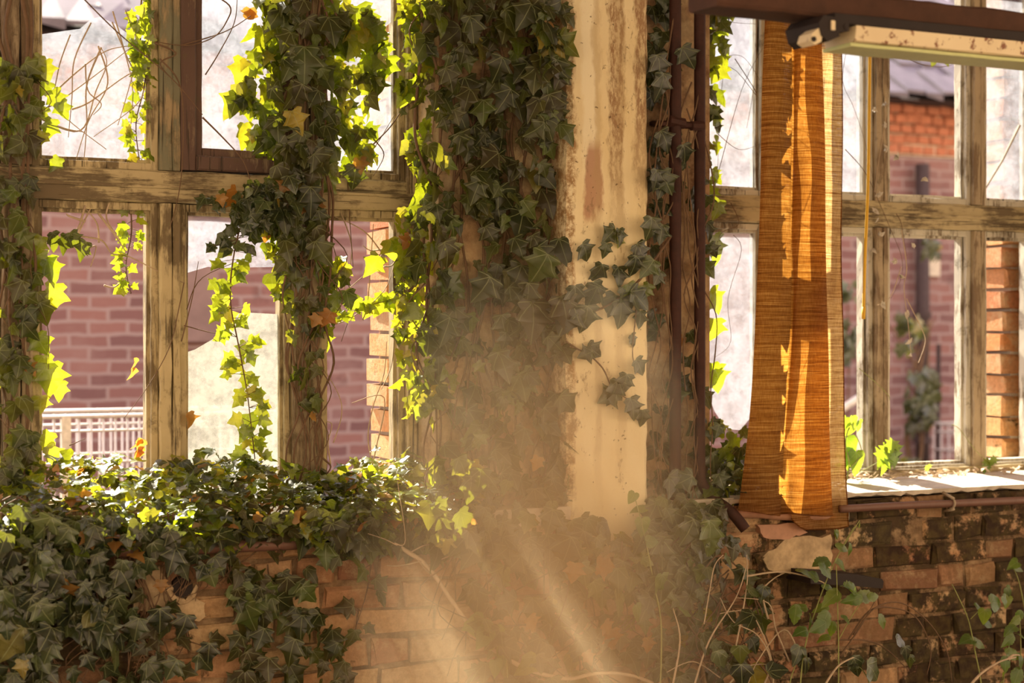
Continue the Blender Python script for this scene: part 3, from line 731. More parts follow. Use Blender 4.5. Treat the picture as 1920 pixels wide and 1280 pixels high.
t = thing('curtain_rail', (X(1500, YC), YC + .04, rod_z), 'plain curtain rail above the right window', 'rail')
b = MB(); b.tube([(XW2L - .05, YC + .04, rod_z), (XW2R, YC + .04, rod_z)], .012, .012, 8); b.build('rail', M['dark'], t)
for x in (XW2L, XW2R - .05): b = MB(); b.box(x, x + .02, YC + .03, Y_F + .03, rod_z - .01, rod_z + .01); b.build('bracket', M['dark'], t)

# --- beam and lamp, in the hall nearer than the wall
YL = -1.45
zb1, zb0 = P(1800, 9, YL).z, P(1700, 45, YL).z
b = MB(); b.wavybox(P(1345, 0, YL).x, XR + 1.5, YL, YL + .12, zb0, zb1, .002, axis='x')
tag(b.build('ceiling_beam', M['beam']), kind='structure')
b = MB()
for x in (P(1600, 0, YL).x, XR + .8): b.box(x, x + .05, YL + .03, YL + .09, zb1 - .01, 3.26)
tag(b.build('beam_hanger', M['beam']), kind='structure')
xf0, xf1 = P(1590, 55, YL).x, XR + .3
lampt = thing('batten_light', (xf0, YL, zb0), 'rust-spotted cream fluorescent batten fixed under the dark beam', 'light')
zt, zm, zl = zb0 + .004, P(1700, 62, YL).z, P(1700, 91, YL).z
b = MB(); b.wavybox(xf0 - .06, xf1, YL - .03, YL + .10, zm, zt + .0, .001, axis='x'); b.build('mounting_channel', M['black'], lampt)
b = MB()                                              # trapezoid tray: cream face toward the room, green-lit underside
prof = [(-.032, zm), (-.026, zl + .003), (-.020, zl), (.085, zl - .004), (.095, zm)]
vs = []; nx = 40
for i in range(nx + 1):
    x = xf0 + (xf1 - xf0) * i / nx; vs += [(x, YL + y, z + R.uniform(-.0006, .0006)) for y, z in prof]
fs = [(i * 5 + k, i * 5 + (k + 1) % 5, i * 5 + 5 + (k + 1) % 5, i * 5 + 5 + k) for i in range(nx) for k in range(5)] + [(4, 3, 2, 1, 0), tuple(nx * 5 + k for k in range(5))]
b.add(vs, fs); b.build('tray', M['enamel'], lampt)
b = MB(); b.wavybox(xf0 - .01, xf1, YL - .022, YL + .082, zl - .011, zl - .003, .0008, axis='x'); b.build('underside', M['enamelu'], lampt)
b = MB(); pts = []
b.prism([P(1535, 42, YL - .034), P(1545, 28, YL - .034), P(1592, 36, YL - .034), P(1592, 58, YL - .034), P(1574, 60, YL - .034), P(1574, 68, YL - .034), P(1552, 78, YL - .034), P(1541, 66, YL - .034)], (0, .13, 0)); b.build('end_cap', M['black'], lampt)
b = MB(); b.prism([P(1519, 76, YL - .03), P(1523, 62, YL - .03), P(1536, 52, YL - .03), P(1542, 66, YL - .03), P(1540, 78, YL - .03), P(1529, 84, YL - .03)], (0, .05, 0)); b.build('tube_holder', M['enamel'], lampt)
b = MB(); q = P(1527, 73, YL - .034); b.tube([q, q + V((0, .02, 0))], .006, .006, 10); b.build('holder_hole', M['black'], lampt)
b = MB(); q = P(1588, 50, YL - .036); b.tube([q, q + V((0, .02, 0))], .0075, .0075, 12); b.build('knockout_hole', M['black'], lampt)
b = MB(); q = P(1563, 48, YL - .038); b.box(q.x - .005, q.x + .005, q.y, q.y + .02, q.z - .01, q.z + .012); b.build('end_clip', M['enamel'], lampt)

# --- charred board on the wall at the right
b = MB(); pts = [P(1520, 1072, -.12), P(1560, 1074, -.12), P(1600, 1076, -.12), P(1654, 1085, -.12), P(1657, 1090, -.12), P(1655, 1103, -.12), P(1600, 1098, -.12), P(1520, 1094, -.12)]
b.prism(pts, (0, .135, 0)); tag(b.build('charred_board', M['black']), 'dark charred board sticking out of the brick wall below the curtain', 'board')

# ------------------------------------------------------------------ ivy
YV = Y_W - .02
# 1 left post
p = Plant('ivy_vine', P(30, 940, YV), 'dark ivy climbing the far left window post with yellow leaves at its edge', 'ivy')
for off in (5, 22, 40, 55): p.stem([(off + R.uniform(-12, 12), y) for y in range(-40, 960, 90)], YV, .006, .003)
for _ in range(16):
    x, y = R.uniform(0, 60), R.uniform(60, 850); p.stem([(x, y), (x + R.uniform(-40, 40), y + 50), (x + R.uniform(-30, 50), y + R.uniform(60, 140))], YV - .02, .0016, .001)
p.clad([(-30, 90), (60, 120), (66, 300), (50, 420), (60, 950), (-30, 950)], 130, YV, (.035, .075), .06, bright=.08)
p.at([(88, 135, 44), (108, 190, 46), (82, 168, 38), (118, 208, 40), (92, 245, 46), (104, 310, 34), (72, 215, 40), (70, 120, 36), (78, 262, 30),
      (72, 462, 40), (98, 510, 54), (82, 500, 48), (100, 562, 62), (86, 580, 42), (78, 648, 46), (96, 712, 62), (84, 690, 50), (112, 735, 40), (76, 762, 40), (84, 830, 44), (100, 858, 52), (68, 875, 40)], YV + .03, to='br', out=(.1, -.8, .2), jit=.5)
p.at([(60, 205, 46), (55, 150, 40), (70, 570, 46), (84, 590, 50), (62, 530, 40), (120, 460, 40), (140, 450, 34), (152, 470, 40), (100, 455, 40), (20, 660, 60), (28, 690, 56)], YV, to='fo', jit=.5)
sp1 = p.stem([(60, 440), (100, 448), (140, 452), (165, 480)], YV + .02, .002, .001)
p.done()
# 2 strand on the second post
p = Plant('ivy_vine', P(262, 300, YV + .04), 'thin yellow-green ivy strand down the left side of the green-painted mullion', 'ivy', 'ivyb')
s1 = p.stem([(268, -30), (262, 60), (272, 150), (255, 230), (262, 305)], YV + .06, .003, .0015); p.along(s1, .010, (.025, .045), 'ivy', 'fo', .02)
s2 = p.stem([(245, 385), (246, 440), (236, 500), (246, 550)], YV + .06, .0025, .0012); p.along(s2, .010, (.02, .04), 'ivy', 'br', .02)
p.clad([(250, 10), (282, 10), (284, 110), (250, 130)], 16, YV + .05, (.03, .055), .03)
p.done()
# 3 third post
p = Plant('ivy_vine', P(570, 900, YV), 'thick ivy wrapped around the third window post, glowing yellow on both sides', 'ivy')
for k in range(7):
    x0 = 545 + k * 11; p.stem([(x0 + R.uniform(-22, 22), y) for y in range(-40, 930, 80)], YV - .02, .005, .003)
for k in range(16):
    x, y = R.uniform(540, 610), R.uniform(200, 700); p.stem([(x, y), (x + R.uniform(-30, 40), y + 60), (x + R.uniform(-40, 50), y + 130), (x + R.uniform(-20, 20), y + 190)], YV - .03, .0022, .0012)
p.clad([(505, -30), (625, -30), (615, 180), (600, 420), (612, 560), (560, 600), (530, 520), (510, 330)], 105, YV - .02, (.035, .085), .07, bright=.04)
p.clad([(530, 560), (600, 560), (605, 720), (585, 800), (540, 790)], 26, YV - .02, (.03, .06), .03, dead=.04)
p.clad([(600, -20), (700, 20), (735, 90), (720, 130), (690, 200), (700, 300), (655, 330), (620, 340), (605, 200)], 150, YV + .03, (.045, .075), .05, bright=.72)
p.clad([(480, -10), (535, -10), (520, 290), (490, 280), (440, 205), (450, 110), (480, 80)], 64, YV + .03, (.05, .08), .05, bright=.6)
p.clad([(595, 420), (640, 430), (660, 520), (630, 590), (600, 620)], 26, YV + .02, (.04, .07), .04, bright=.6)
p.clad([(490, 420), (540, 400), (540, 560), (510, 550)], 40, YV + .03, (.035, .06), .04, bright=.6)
p.at([(437, 197, 66, -.5, .8), (470, 205, 56), (455, 140, 60), (680, 45, 70), (655, 30, 50), (690, 145, 60), (720, 130, 58), (630, 525, 58), (608, 645, 40), (710, 575, 44), (690, 580, 40), (735, 570, 38), (672, 575, 30)], YV + .04, to='br', jit=.3)
p.at([(572, 125, 78, 0, 1), (540, 130, 56, -.4, .8), (556, 180, 50), (600, 300, 64), (560, 268, 50), (588, 62, 60), (583, 380, 60), (552, 300, 60), (622, 60, 60)], YV - .08, size=.09, jit=.25)
p.at([(583, 378, 36), (560, 395, 40), (598, 392, 34), (553, 405, 30), (612, 598, 34), (590, 602, 26)], YV - .07, to='de', jit=.4)
s4 = p.stem([(605, 320), (612, 400), (630, 480), (660, 560), (640, 640)], YV + .03, .002, .001); s5 = p.stem([(650, 300), (655, 400), (662, 500)], YV + .02, .002, .001)
s6 = p.stem([(600, 578), (650, 585), (700, 570), (745, 560)], YV + .04, .002, .001); p.along(s6, .02, (.03, .05), 'ivy', 'br', .02)
p.done()
# 4 dark cluster and hanging strand
p = Plant('hanging_ivy', P(480, 860, YV - .03), 'ivy strand hanging in front of the broken pane between second and third post', 'ivy', 'ivyd')
s1 = p.stem([(560, 350), (500, 372), (462, 400), (440, 470), (432, 560), (448, 650), (464, 740), (478, 860)], YV - .04, .0032, .0018)
p.along(s1, .013, (.03, .055), 'ivy', 'br', .035, lo=.42); p.along(s1, .010, (.03, .05), 'ivys', 'fo', .04, hi=.42)
p.clad([(380, 372), (440, 340), (570, 320), (560, 400), (470, 430), (410, 400)], 80, YV - .05, (.03, .06), .06, out=(0, -.7, .7))
p.at([(415, 548, 42), (440, 520, 44), (420, 570, 46), (432, 600, 44), (455, 658, 36), (438, 690, 38), (462, 715, 36), (452, 745, 34), (470, 795, 40), (462, 815, 34), (480, 835, 36)], YV - .02, to='br', jit=.5)
s2 = p.stem([(480, 380), (455, 440), (410, 460)], YV - .04, .002, .001); p.along(s2, .014, (.03, .05), 'ivy', 'fo', .03)
p.done()
# 5 ivy over the pier
YI = Y_P - .015
p = Plant('ivy_vine', P(930, 1000, YI), 'great ivy sheet covering the pier left of the bare plaster strip', 'ivy')
for k in range(15):
    x0 = 800 + k * 17; p.stem([(x0 + R.uniform(-25, 25) + (y / 30 if k > 9 else 0), y) for y in range(-40, 1020, 100)], YI - .01, .006, .003)
for k in range(26):
    x, y = R.uniform(790, 1040), R.uniform(0, 900); p.stem([(x, y), (x + R.uniform(-40, 40), y + 50), (x + R.uniform(-60, 60), y + 120)], YI - .03, .0025, .0014)
p.clad([(785, -30), (1066, -30), (1058, 90), (1050, 190), (1030, 330), (1050, 430), (940, 420), (800, 330)], 200, YI - .01, (.045, .085), .10, bright=.02)
p.clad([(800, 330), (940, 400), (950, 620), (900, 800), (800, 760)], 50, YI, (.05, .085), .06, bright=.05)
p.clad([(930, 400), (1060, 440), (1080, 560), (1050, 780), (1075, 900), (1100, 1000), (850, 1000), (850, 840), (940, 680)], 170, YI - .02, (.045, .085), .12, dead=.02)
p.clad([(1000, -20), (1064, -20), (1060, 60), (1048, 240), (1010, 240)], 46, YI - .13, (.06, .09), .04)
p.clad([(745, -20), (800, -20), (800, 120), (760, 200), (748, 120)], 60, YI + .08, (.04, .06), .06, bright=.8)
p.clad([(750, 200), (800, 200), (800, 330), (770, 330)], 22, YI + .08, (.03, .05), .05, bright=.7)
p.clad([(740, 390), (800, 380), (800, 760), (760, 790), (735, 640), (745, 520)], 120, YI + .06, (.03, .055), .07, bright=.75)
p.clad([(785, 330), (850, 330), (850, 900), (785, 900)], 50, YI - .02, (.045, .075), .05, bright=.25)
p.at([(1000, 605, 80, 0, 1), (1062, 590, 72, .2, .9), (990, 560, 60), (945, 690, 64), (960, 45, 62), (885, 60, 60), (840, 480, 56), (835, 620, 58), (890, 360, 50), (985, 30, 60), (1035, 140, 60), (1030, 90, 62), (1040, 205, 60), (905, 545, 60), (1012, 505, 66), (845, 150, 50), (935, 130, 50), (945, 190, 56)], YI - .15, jit=.2)
p.at([(700, 500, 50), (735, 470, 44)], YI + .1, to='br')
p.done()
# 6 sprig across the plaster
p = Plant('ivy_sprig', P(1250, 450, -.03), 'leafy ivy sprig reaching from the pipes across the bare plaster', 'ivy', 'ivyd')
s1 = p.stem([(1260, 440, .03), (1225, 490, -.02), (1192, 532, -.03), (1140, 572, -.03), (1090, 592, -.03)], None, .0045, .003)
s2 = p.stem([(1196, 530, -.03), (1192, 590, -.03), (1186, 660, -.03), (1192, 690, -.03)], None, .0025, .0015)
s3 = p.stem([(1100, 660, -.03), (1130, 690, -.03), (1150, 730, -.03), (1180, 750, -.03), (1205, 775, -.03)], None, .003, .0015)
s7 = p.stem([(1062, 640, -.03), (1085, 655, -.03), (1104, 662, -.03)], None, .003, .002)
p.at([(1140, 442, 42, -.6, .5), (1165, 445, 34), (1205, 478, 48), (1220, 430, 46), (1238, 440, 40), (1190, 500, 42), (1160, 520, 42), (1120, 515, 44, -.3, .8), (1100, 475, 44, .5, .7), (1110, 560, 50, -.3, .8), (1100, 600, 54, 0, 1), (1118, 550, 46),
      (1148, 575, 50), (1165, 590, 56, .1, 1), (1200, 565, 60, .6, .5), (1180, 560, 50), (1060, 600, 66), (1078, 560, 50), (1200, 690, 40), (1188, 640, 30), (1200, 600, 36),
      (1098, 665, 34, -.7, .3), (1115, 660, 40, .7, .5), (1150, 738, 54, -.2, .8), (1170, 720, 40), (1140, 745, 44, -.7, .4), (1186, 768, 46), (1205, 785, 34), (1135, 470, 30), (1215, 505, 44), (1232, 520, 36)], -.045, jit=.3)
p.at([(1162, 452, 26), (1185, 548, 36), (1210, 548, 36)], -.04, to='br', jit=.3)
p.done('ivyb')
# 7 ivy on the pipes
p = Plant('ivy_vine', P(1290, 960, YQ), 'ivy twining around the two rusty upright pipes', 'ivy', 'ivyd')
for k in range(11):
    x0 = R.choice((1232, 1250, 1285, 1300, 1325)); p.stem([(x0 + R.uniform(-18, 18), y) for y in range(int(R.uniform(-40, 300)), 960, 70)], YQ - .01, .0028, .0018)
p.clad([(1218, -20), (1262, -20), (1258, 190), (1220, 180)], 22, .10, (.05, .08), .03)
p.clad([(1215, 240), (1330, 240), (1335, 420), (1215, 420)], 26, .09, (.04, .065), .05)
p.clad([(1215, 420), (1335, 420), (1335, 700), (1215, 700)], 20, .10, (.04, .065), .03)
p.clad([(1215, 700), (1330, 700), (1345, 960), (1200, 960)], 40, .09, (.04, .075), .05)
p.clad([(1318, -20), (1372, -10), (1358, 60), (1345, 215), (1320, 215)], 46, Y_W - .05, (.04, .07), .05, bright=.55)
p.clad([(1320, 220), (1345, 220), (1340, 400), (1322, 400)], 14, Y_W - .05, (.03, .05), .05, bright=.6)
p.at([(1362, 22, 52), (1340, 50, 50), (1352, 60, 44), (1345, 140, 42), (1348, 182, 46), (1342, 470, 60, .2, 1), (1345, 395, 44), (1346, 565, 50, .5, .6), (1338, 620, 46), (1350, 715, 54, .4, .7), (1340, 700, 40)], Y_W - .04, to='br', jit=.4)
p.at([(1278, 905, 56, -.6, .3), (1270, 916, 60, .5, .6), (1240, 350, 50), (1238, 130, 56), (1240, 165, 56), (1285, 290, 40), (1250, 265, 46), (1250, 345, 50), (1230, 340, 44), (1290, 110, 50)], YQ - .05, jit=.3)
p.done()
# 8 mats on the sills
p = Plant('ivy_mat', (X(430, .1), .1, Z_S), 'dense sunlit ivy mat over the whole left window sill', 'ivy', 'ivy')
p.ledge(X(-60, .1), X(860, .1), 1500, -.11, .27, Z_S + .005, .145, (.024, .052), .06)
p.clad([(330, 880), (560, 850), (560, 930), (330, 930)], 14, .24, (.03, .05), .1, out=(0, -.6, .8), bright=.7)
p.clad([(590, 880), (760, 880), (760, 930), (590, 930)], 16, .25, (.04, .07), .1, out=(0, -.6, .8), bright=.8)
p.clad([(95, 890), (250, 880), (250, 940), (95, 940)], 16, .26, (.04, .07), .1, out=(0, -.6, .8), bright=.8)
p.clad([(-20, 960), (850, 950), (860, 1000), (500, 1000), (300, 1010), (-20, 1010)], 130, -.02, (.035, .065), .07, out=(0, -.8, .8), bright=.3)
for k in range(22):
    x = R.uniform(20, 820); p.stem([(x, 930, .1), (x + R.uniform(-80, 80), 960, .0), (x + R.uniform(-130, 130), 985, -.04), (x + R.uniform(-150, 150), 1020, -.05)], None, .0025, .0012)
p.done()
p = Plant('ivy_mat', (X(1360, .15), .15, Z_S), 'clump of dark and lime ivy on the sill between the pipes and the curtain', 'ivy', 'ivyd')
p.ledge(X(1322, .12), X(1410, .12), 80, -.06, .25, Z_S + .02, .12, (.03, .055))
p.clad([(1325, 780), (1390, 800), (1398, 880), (1380, 960), (1325, 960)], 70, .12, (.04, .065), .12, bright=.4)
p.done()
# 9 dark ivy on the lower wall, left
p = Plant('ivy_vine', P(110, 1275, -.03), 'dark ivy curtain over the lower left brick wall', 'ivy', 'ivyd')
p.clad([(-20, 960), (240, 965), (420, 1000), (400, 1060), (270, 1060), (235, 1100), (200, 1180), (90, 1210), (80, 1290), (-20, 1290)], 210, -.025, (.042, .078), .10)
p.clad([(120, 1200), (260, 1100), (330, 1180), (300, 1290), (120, 1290)], 22, -.025, (.05, .08), .06)
for k in range(22):
    x = R.uniform(0, 330); p.stem([(x + R.uniform(-12, 12) * j, 960 + 55 * j) for j in range(7)], -.03, .003, .0015)
p.at([(20, 1210, 80), (70, 1100, 62), (75, 1145, 64), (120, 1090, 66), (75, 1060, 66), (110, 1000, 50), (40, 975, 50), (195, 1095, 48), (225, 1105, 46), (275, 1065, 40), (255, 1180, 44), (290, 1260, 50), (320, 1255, 44), (385, 1245, 50), (390, 1225, 40), (345, 1175, 46), (300, 1165, 50), (85, 1215, 28)], -.10, jit=.25)
p.at([(80, 1216, 30), (188, 1188, 26), (172, 1010, 40), (302, 1100, 26)], -.09, to='de'); p.done()
# 10 loose ivy over the bricks, middle
p = Plant('ivy_vine', P(600, 1270, -.03), 'sparse green ivy trailing over the pale bricks in the middle', 'ivy', 'ivy')
for pts in ([(520, 960), (505, 1010), (470, 1040), (400, 1090)], [(503, 1060), (500, 1120), (480, 1180), (470, 1280)], [(250, 1040), (265, 1100), (300, 1180), (330, 1260)], [(180, 1204), (260, 1205), (330, 1200), (390, 1215)], [(640, 980), (600, 1000), (560, 1030)], [(470, 1190), (460, 1230), (465, 1290)], [(700, 1000), (690, 1100), (660, 1200)]):
    p.along(p.stem(pts, -.025, .0028, .0015, 4), .05, (.04, .06), 'ivy', 'fo', .03)
p.clad([(440, 1060), (580, 1060), (560, 1140), (470, 1150), (440, 1120)], 40, -.025, (.045, .08), .06)
p.clad([(500, 1140), (600, 1130), (660, 1260), (600, 1290), (460, 1290), (440, 1200)], 44, -.025, (.045, .08), .06)
p.clad([(560, 980), (900, 970), (900, 1030), (760, 1010), (600, 1030)], 70, -.035, (.05, .085), .06, out=(0, -.8, .7), bright=.05)
for k in range(34):
    x, y = R.uniform(315, 430), R.uniform(1010, 1075); p.stem([(x, y), (x + R.uniform(-25, 25), y + 25), (x + R.uniform(-40, 35), y + R.uniform(40, 70))], -.03, .0018, .0008)
p.at([(410, 1025, 50), (430, 1040, 46), (395, 1080, 46), (455, 1110, 40), (415, 1010, 40), (455, 1000, 40), (530, 1010, 60), (515, 990, 50), (640, 1000, 70), (610, 985, 54), (655, 975, 56), (640, 1040, 44, .8, .5), (615, 1050, 46, -.8, .2), (660, 1200, 40), (480, 1115, 34)], -.07, jit=.3)
p.at([(566, 968, 30), (560, 972, 26)], -.05, to='de'); p.done()
# 11 the tangle at the foot of the pilaster
p = Plant('ivy_thicket', P(1150, 1275, -.05), 'tangled ivy thicket at the foot of the plaster pilaster', 'ivy', 'ivy')
big = [(800, 960), (1090, 960), (1180, 1000), (1300, 960), (1380, 1000), (1440, 1100), (1400, 1290), (880, 1290), (900, 1150), (860, 1060)]
p.clad(big, 250, -.035, (.045, .08), .16, dead=.02, bright=.03)
p.clad([(780, 930), (1100, 960), (1180, 1000), (1330, 970), (1400, 1020), (1300, 1080), (1000, 1080), (800, 1020)], 150, -.06, (.04, .08), .14, out=(0, -.8, .8))
p.clad([(1210, 930), (1340, 930), (1380, 1010), (1200, 1020)], 60, .0, (.05, .08), .1)
for k in range(60):
    x, y = sample(big); p.stem([(x, y), (x + R.uniform(-50, 50), y + 50), (x + R.uniform(-70, 70), y + 110), (x + R.uniform(-90, 90), y + 170)], R.uniform(-.17, -.05), .0028, .0014)
p.at([(1060, 1040, 72), (1095, 1080, 50), (1240, 1105, 60, .1, 1), (1120, 1110, 46), (1000, 1150, 60), (950, 1130, 46, -.9, .2), (900, 1180, 44), (925, 1200, 50), (960, 1215, 56, 1, .3), (890, 1110, 40), (1030, 980, 54), (870, 985, 60), (890, 1020, 60), (900, 905, 52), (870, 880, 50), (880, 920, 56), (1200, 1015, 60), (1240, 1040, 60), (1330, 1010, 70), (1290, 1000, 60)], -.22, jit=.3)
p.at([(1005, 870, 30), (1140, 1062, 46, .9, .2), (1140, 1180, 34), (1150, 1200, 40), (1000, 1170, 34), (1105, 1235, 30), (1075, 1075, 40)], -.22, to='de', jit=.3)
p.done()
# bare woody branch across the wall
t = thing('bare_branch', P(930, 1240, -.12), 'long bare woody branch slanting down across the bricks to the lower middle', 'branch')
b = MB(); br = spline([P(700, 985, -.04), P(745, 1022, -.07), P(800, 1060, -.10), P(850, 1130, -.13), P(905, 1200, -.15), P(980, 1250, -.17), P(1060, 1272, -.17), P(1120, 1262, -.16), P(1190, 1268, -.15), P(1290, 1310, -.15)], 7)
b.tube(br, .007, .0055, 7, wob=.12); b.build('main_stem', M['drystem'], t, True)
for pts in ([(770, 1035), (810, 1020), (870, 1042), (930, 1040)], [(790, 1052), (750, 1060), (725, 1060)], [(745, 1022), (720, 1010), (690, 1000)], [(800, 1060), (850, 1040), (900, 1032), (960, 1040)], [(740, 1018), (760, 1012), (745, 900)], [(820, 1085), (800, 1070), (780, 1046)]):
    b = MB(); b.tube(spline([P(x, y, -.10) for x, y in pts], 6), .0022, .001, 4); b.build('side_twig', M['drystem'], t, True)
g = Plant('seedling', P(945, 1285, -.17), 'pale green bindweed climbing the bare branch at the lower middle', 'weed', 'weed', 'greenstem')
s1 = g.stem([(952, 1300), (950, 1240), (942, 1195), (910, 1170)], -.19, .003, .002)
g.at([(885, 1172, 46, -.9, .3), (925, 1200, 50, 0, 1), (905, 1200, 44), (890, 1180, 40), (960, 1215, 50, .9, .4), (945, 1235, 40), (930, 1255, 34)], -.2, 'heart', jit=.3); g.done()

# ------------------------------------------------------------------ dry vines and tendrils in the windows
def twigs(name, label, lst, Y, m='drystem', r=.0022, cat='twig'):
    t = thing(name, P(lst[0][0][0], lst[0][0][1], Y), label, cat); 
    for k, pts in enumerate(lst):
        b = MB(); b.tube(spline([P(x, y, Y + .01 * math.sin(k)) for x, y in pts], 6), r * R.uniform(.7, 1.3), r * .45, 5); b.build('stem', M[m], t, True)
    return t
L = []
for k in range(7):
    x, y = R.uniform(90, 250), R.uniform(-20, 90); a = R.uniform(-.9, 1.1)
    L.append([(x, y), (x + 40 * a, y + 70), (x + 30 * a + R.uniform(-40, 40), y + 140), (x + R.uniform(-70, 70), y + 215)])
L += [[(60, 215), (110, 190), (180, 140), (250, 85)], [(100, 175), (150, 130), (200, 95), (250, 85)], [(70, 220), (150, 245), (180, 170), (200, 120), (190, 90)], [(135, 205), (170, 190), (240, 140), (320, 105)], [(70, 220), (120, 240), (160, 248)], [(160, 120), (165, 170), (190, 195), (175, 215)]]
twigs('dry_vine', 'tangle of dry vine stems behind the upper left pane', L, Y_W + .03, 'drystem', .0026)
L = [[(380, -20), (430, 10), (425, 40), (400, 70), (350, 85), (290, 78)], [(290, 80), (330, 100), (300, 120), (335, 160)], [(340, 85), (420, 60), (470, 30)], [(300, 110), (340, 170), (340, 330), (318, 430)], [(380, 220), (420, 260), (455, 300), (470, 340)], [(385, 140), (410, 100), (440, 40), (445, -20)], [(140, -20), (220, 60), (320, 145), (380, 215)]]
twigs('dry_vine', 'dark bare vine arching around the green-painted mullion top', L, YV - .02, 'stem', .0026)
L = [[(160, 385), (150, 420), (145, 440), (190, 450), (210, 475), (240, 480), (300, 510), (345, 530)], [(145, 440), (165, 400), (175, 380)], [(185, 455), (182, 420), (160, 390)], [(160, 415), (130, 405), (125, 400)], [(185, 400), (215, 440), (235, 470)], [(160, 470), (180, 462), (170, 500)], [(205, 380), (200, 410), (225, 450)], [(195, 535), (215, 538), (235, 520)]]
twigs('dry_vine', 'pale dry vine branching in the empty lower left opening', L, Y_W + .02, 'drystem', .0034)
L = [[(345, 530), (335, 580), (318, 650), (280, 720), (232, 785)], [(345, 460), (345, 530)], [(345, 610), (390, 622), (410, 625)], [(350, 580), (380, 520), (480, 478)], [(340, 640), (360, 560), (372, 490)], [(130, 835), (160, 822)]]
twigs('dry_vine', 'thin brown vine crossing the front of the second post', L, YV - .01, 'stem', .002)
L = [[(720, 470), (700, 500), (650, 545), (595, 600)], [(600, 610), (650, 600), (720, 545), (745, 470)], [(720, 480), (690, 440), (660, 420), (625, 405)], [(640, 400), (660, 470), (640, 560)], [(700, 880), (690, 820), (700, 760), (720, 700), (725, 640)], [(695, 880), (705, 840), (720, 745), (660, 755)], [(625, 830), (640, 780), (635, 740), (600, 680)], [(620, 870), (615, 830), (622, 795), (605, 790)], [(745, 460), (700, 470), (680, 460)], [(720, 500), (740, 490), (745, 420)], [(680, 600), (690, 560), (700, 420)], [(740, 600), (735, 680), (715, 730)]]
twigs('dry_vine', 'bleached dry vines strung across the open pane left of the pier', L, Y_W + .02, 'drystem', .0026)
L = [[(690, 280), (730, 240), (760, 200), (785, 190), (790, 210)], [(700, 260), (720, 290), (700, 330)], [(660, 330), (700, 280), (740, 215)]]
twigs('dry_vine', 'thin arching vine against the cracked pane left of the pier', L, Y_W - .01, 'stem', .002)
L = [[(600, 590), (570, 650), (560, 700), (600, 760), (590, 780), (560, 760)], [(548, 640), (600, 700), (590, 740)], [(590, 790), (600, 850), (620, 875), (600, 900)], [(540, 500), (530, 560), (548, 640)]]
twigs('dry_vine', 'brown woody vine coiling around the bare foot of the third post', L, YV - .03, 'stem', .004)
L = [[(1378, 110), (1420, 180), (1360, 130), (1345, 330)], [(1340, 110), (1390, 105), (1425, 150)], [(1345, 330), (1390, 170), (1430, 90)], [(1350, 20), (1365, 40), (1420, 45)], [(1345, 250), (1385, 280), (1425, 270)], [(1370, 380), (1385, 420), (1350, 440), (1340, 500)], [(1375, 440), (1390, 470), (1365, 560), (1370, 640), (1340, 670)], [(1420, 20), (1415, 150), (1400, 240)]]
twigs('dry_vine', 'fine dark tendrils across the dusty pane between pipes and curtain', L, Y_W - .02, 'stem', .0013)
L = [[(1590, 80), (1580, 150), (1600, 200), (1620, 260), (1640, 350)], [(1585, 280), (1620, 320), (1645, 370)], [(1640, 360), (1670, 430), (1690, 480), (1690, 520), (1670, 560)], [(1680, 400), (1690, 420), (1700, 480)]]
t = twigs('dry_vine', 'dry seed-head vine hanging beside the yellow cord', L, Y_W - .06, 'stem', .0014)
for x, y in [(1658, 195), (1640, 205), (1660, 235), (1663, 278), (1683, 294), (1733, 335), (1640, 395), (1644, 412), (1652, 440), (1636, 468), (1648, 365), (1705, 440), (1712, 460), (1690, 520), (1655, 570), (1700, 590), (1705, 640), (1708, 665), (1680, 490)]:
    b = MB(); q = P(x, y, Y_W - .06); nr = V((0, -1, 0)) + rv(.5)
    for k in range(4): leaf(b, q, rv(1), nr, R.uniform(.012, .022), 'heart')
    b.build('seed_head', M['pale'], t)
b = MB()
for pts in ([(1640, 360), (1648, 300), (1660, 230), (1658, 190)], [(1690, 430), (1700, 500), (1695, 540), (1702, 600), (1708, 660)], [(1700, 560), (1725, 610), (1735, 640), (1722, 680)], [(1690, 500), (1670, 555), (1645, 572)]): 
    b = MB(); b.tube(spline([P(x, y, Y_W - .06) for x, y in pts], 6), .0018, .001, 4); b.build('dry_twig', M['drystem'], t)
g = Plant('vine_shoot', P(1780, 125, Y_W - .05), 'green vine shoot with one round leaf below the batten light', 'vine', 'ivyd', 'stem')
g.stem([(1600, 60), (1680, 95), (1720, 118), (1760, 125), (1785, 122)], Y_W - .05, .002, .001); g.at([(1750, 112, 30, .1, 1), (1776, 118, 18)], Y_W - .06); g.done()
b = MB(); leaf(b, P(458, 25, Y_W + .03), (1, 0, -.1), (0, -1, .2), .05, 'heart'); leaf(b, P(478, 30, Y_W + .03), (-1, 0, .5), (0, -1, .2), .045, 'ivys')
tag(b.build('dead_leaf', M['dryleaf'], None, True), 'orange dead leaf caught on a twig at the top of the second opening', 'leaf')
b = MB(); leaf(b, P(246, 690, Y_W), (.1, 0, -1), (.8, -1, 0), .035, 'ivys', .9, .6); leaf(b, P(250, 672, Y_W), (.3, 0, -1), (.9, -1, 0), .03, 'ivys', .9, .6)
tag(b.build('dead_leaf', M['dryleaf'], None, True), 'curled brown leaf stuck on the left edge of the second post', 'leaf')
b = MB(); leaf(b, P(350, 775, Y_W), (.4, 0, -1), (.7, -1, 0), .05, 'ivy', .7, .5); tag(b.build('dead_leaf', M['dryleaf'], None, True), 'orange dead leaf hanging on the right edge of the second post', 'leaf')
b = MB()
for k in range(4): leaf(b, P(262 + R.uniform(-8, 8), 830 + R.uniform(-16, 16), Y_W - .01), V((R.uniform(-.4, .4), 0, -1)), V((.6, -1, 0)) + rv(.7), .035, 'ivys', .9, .6)
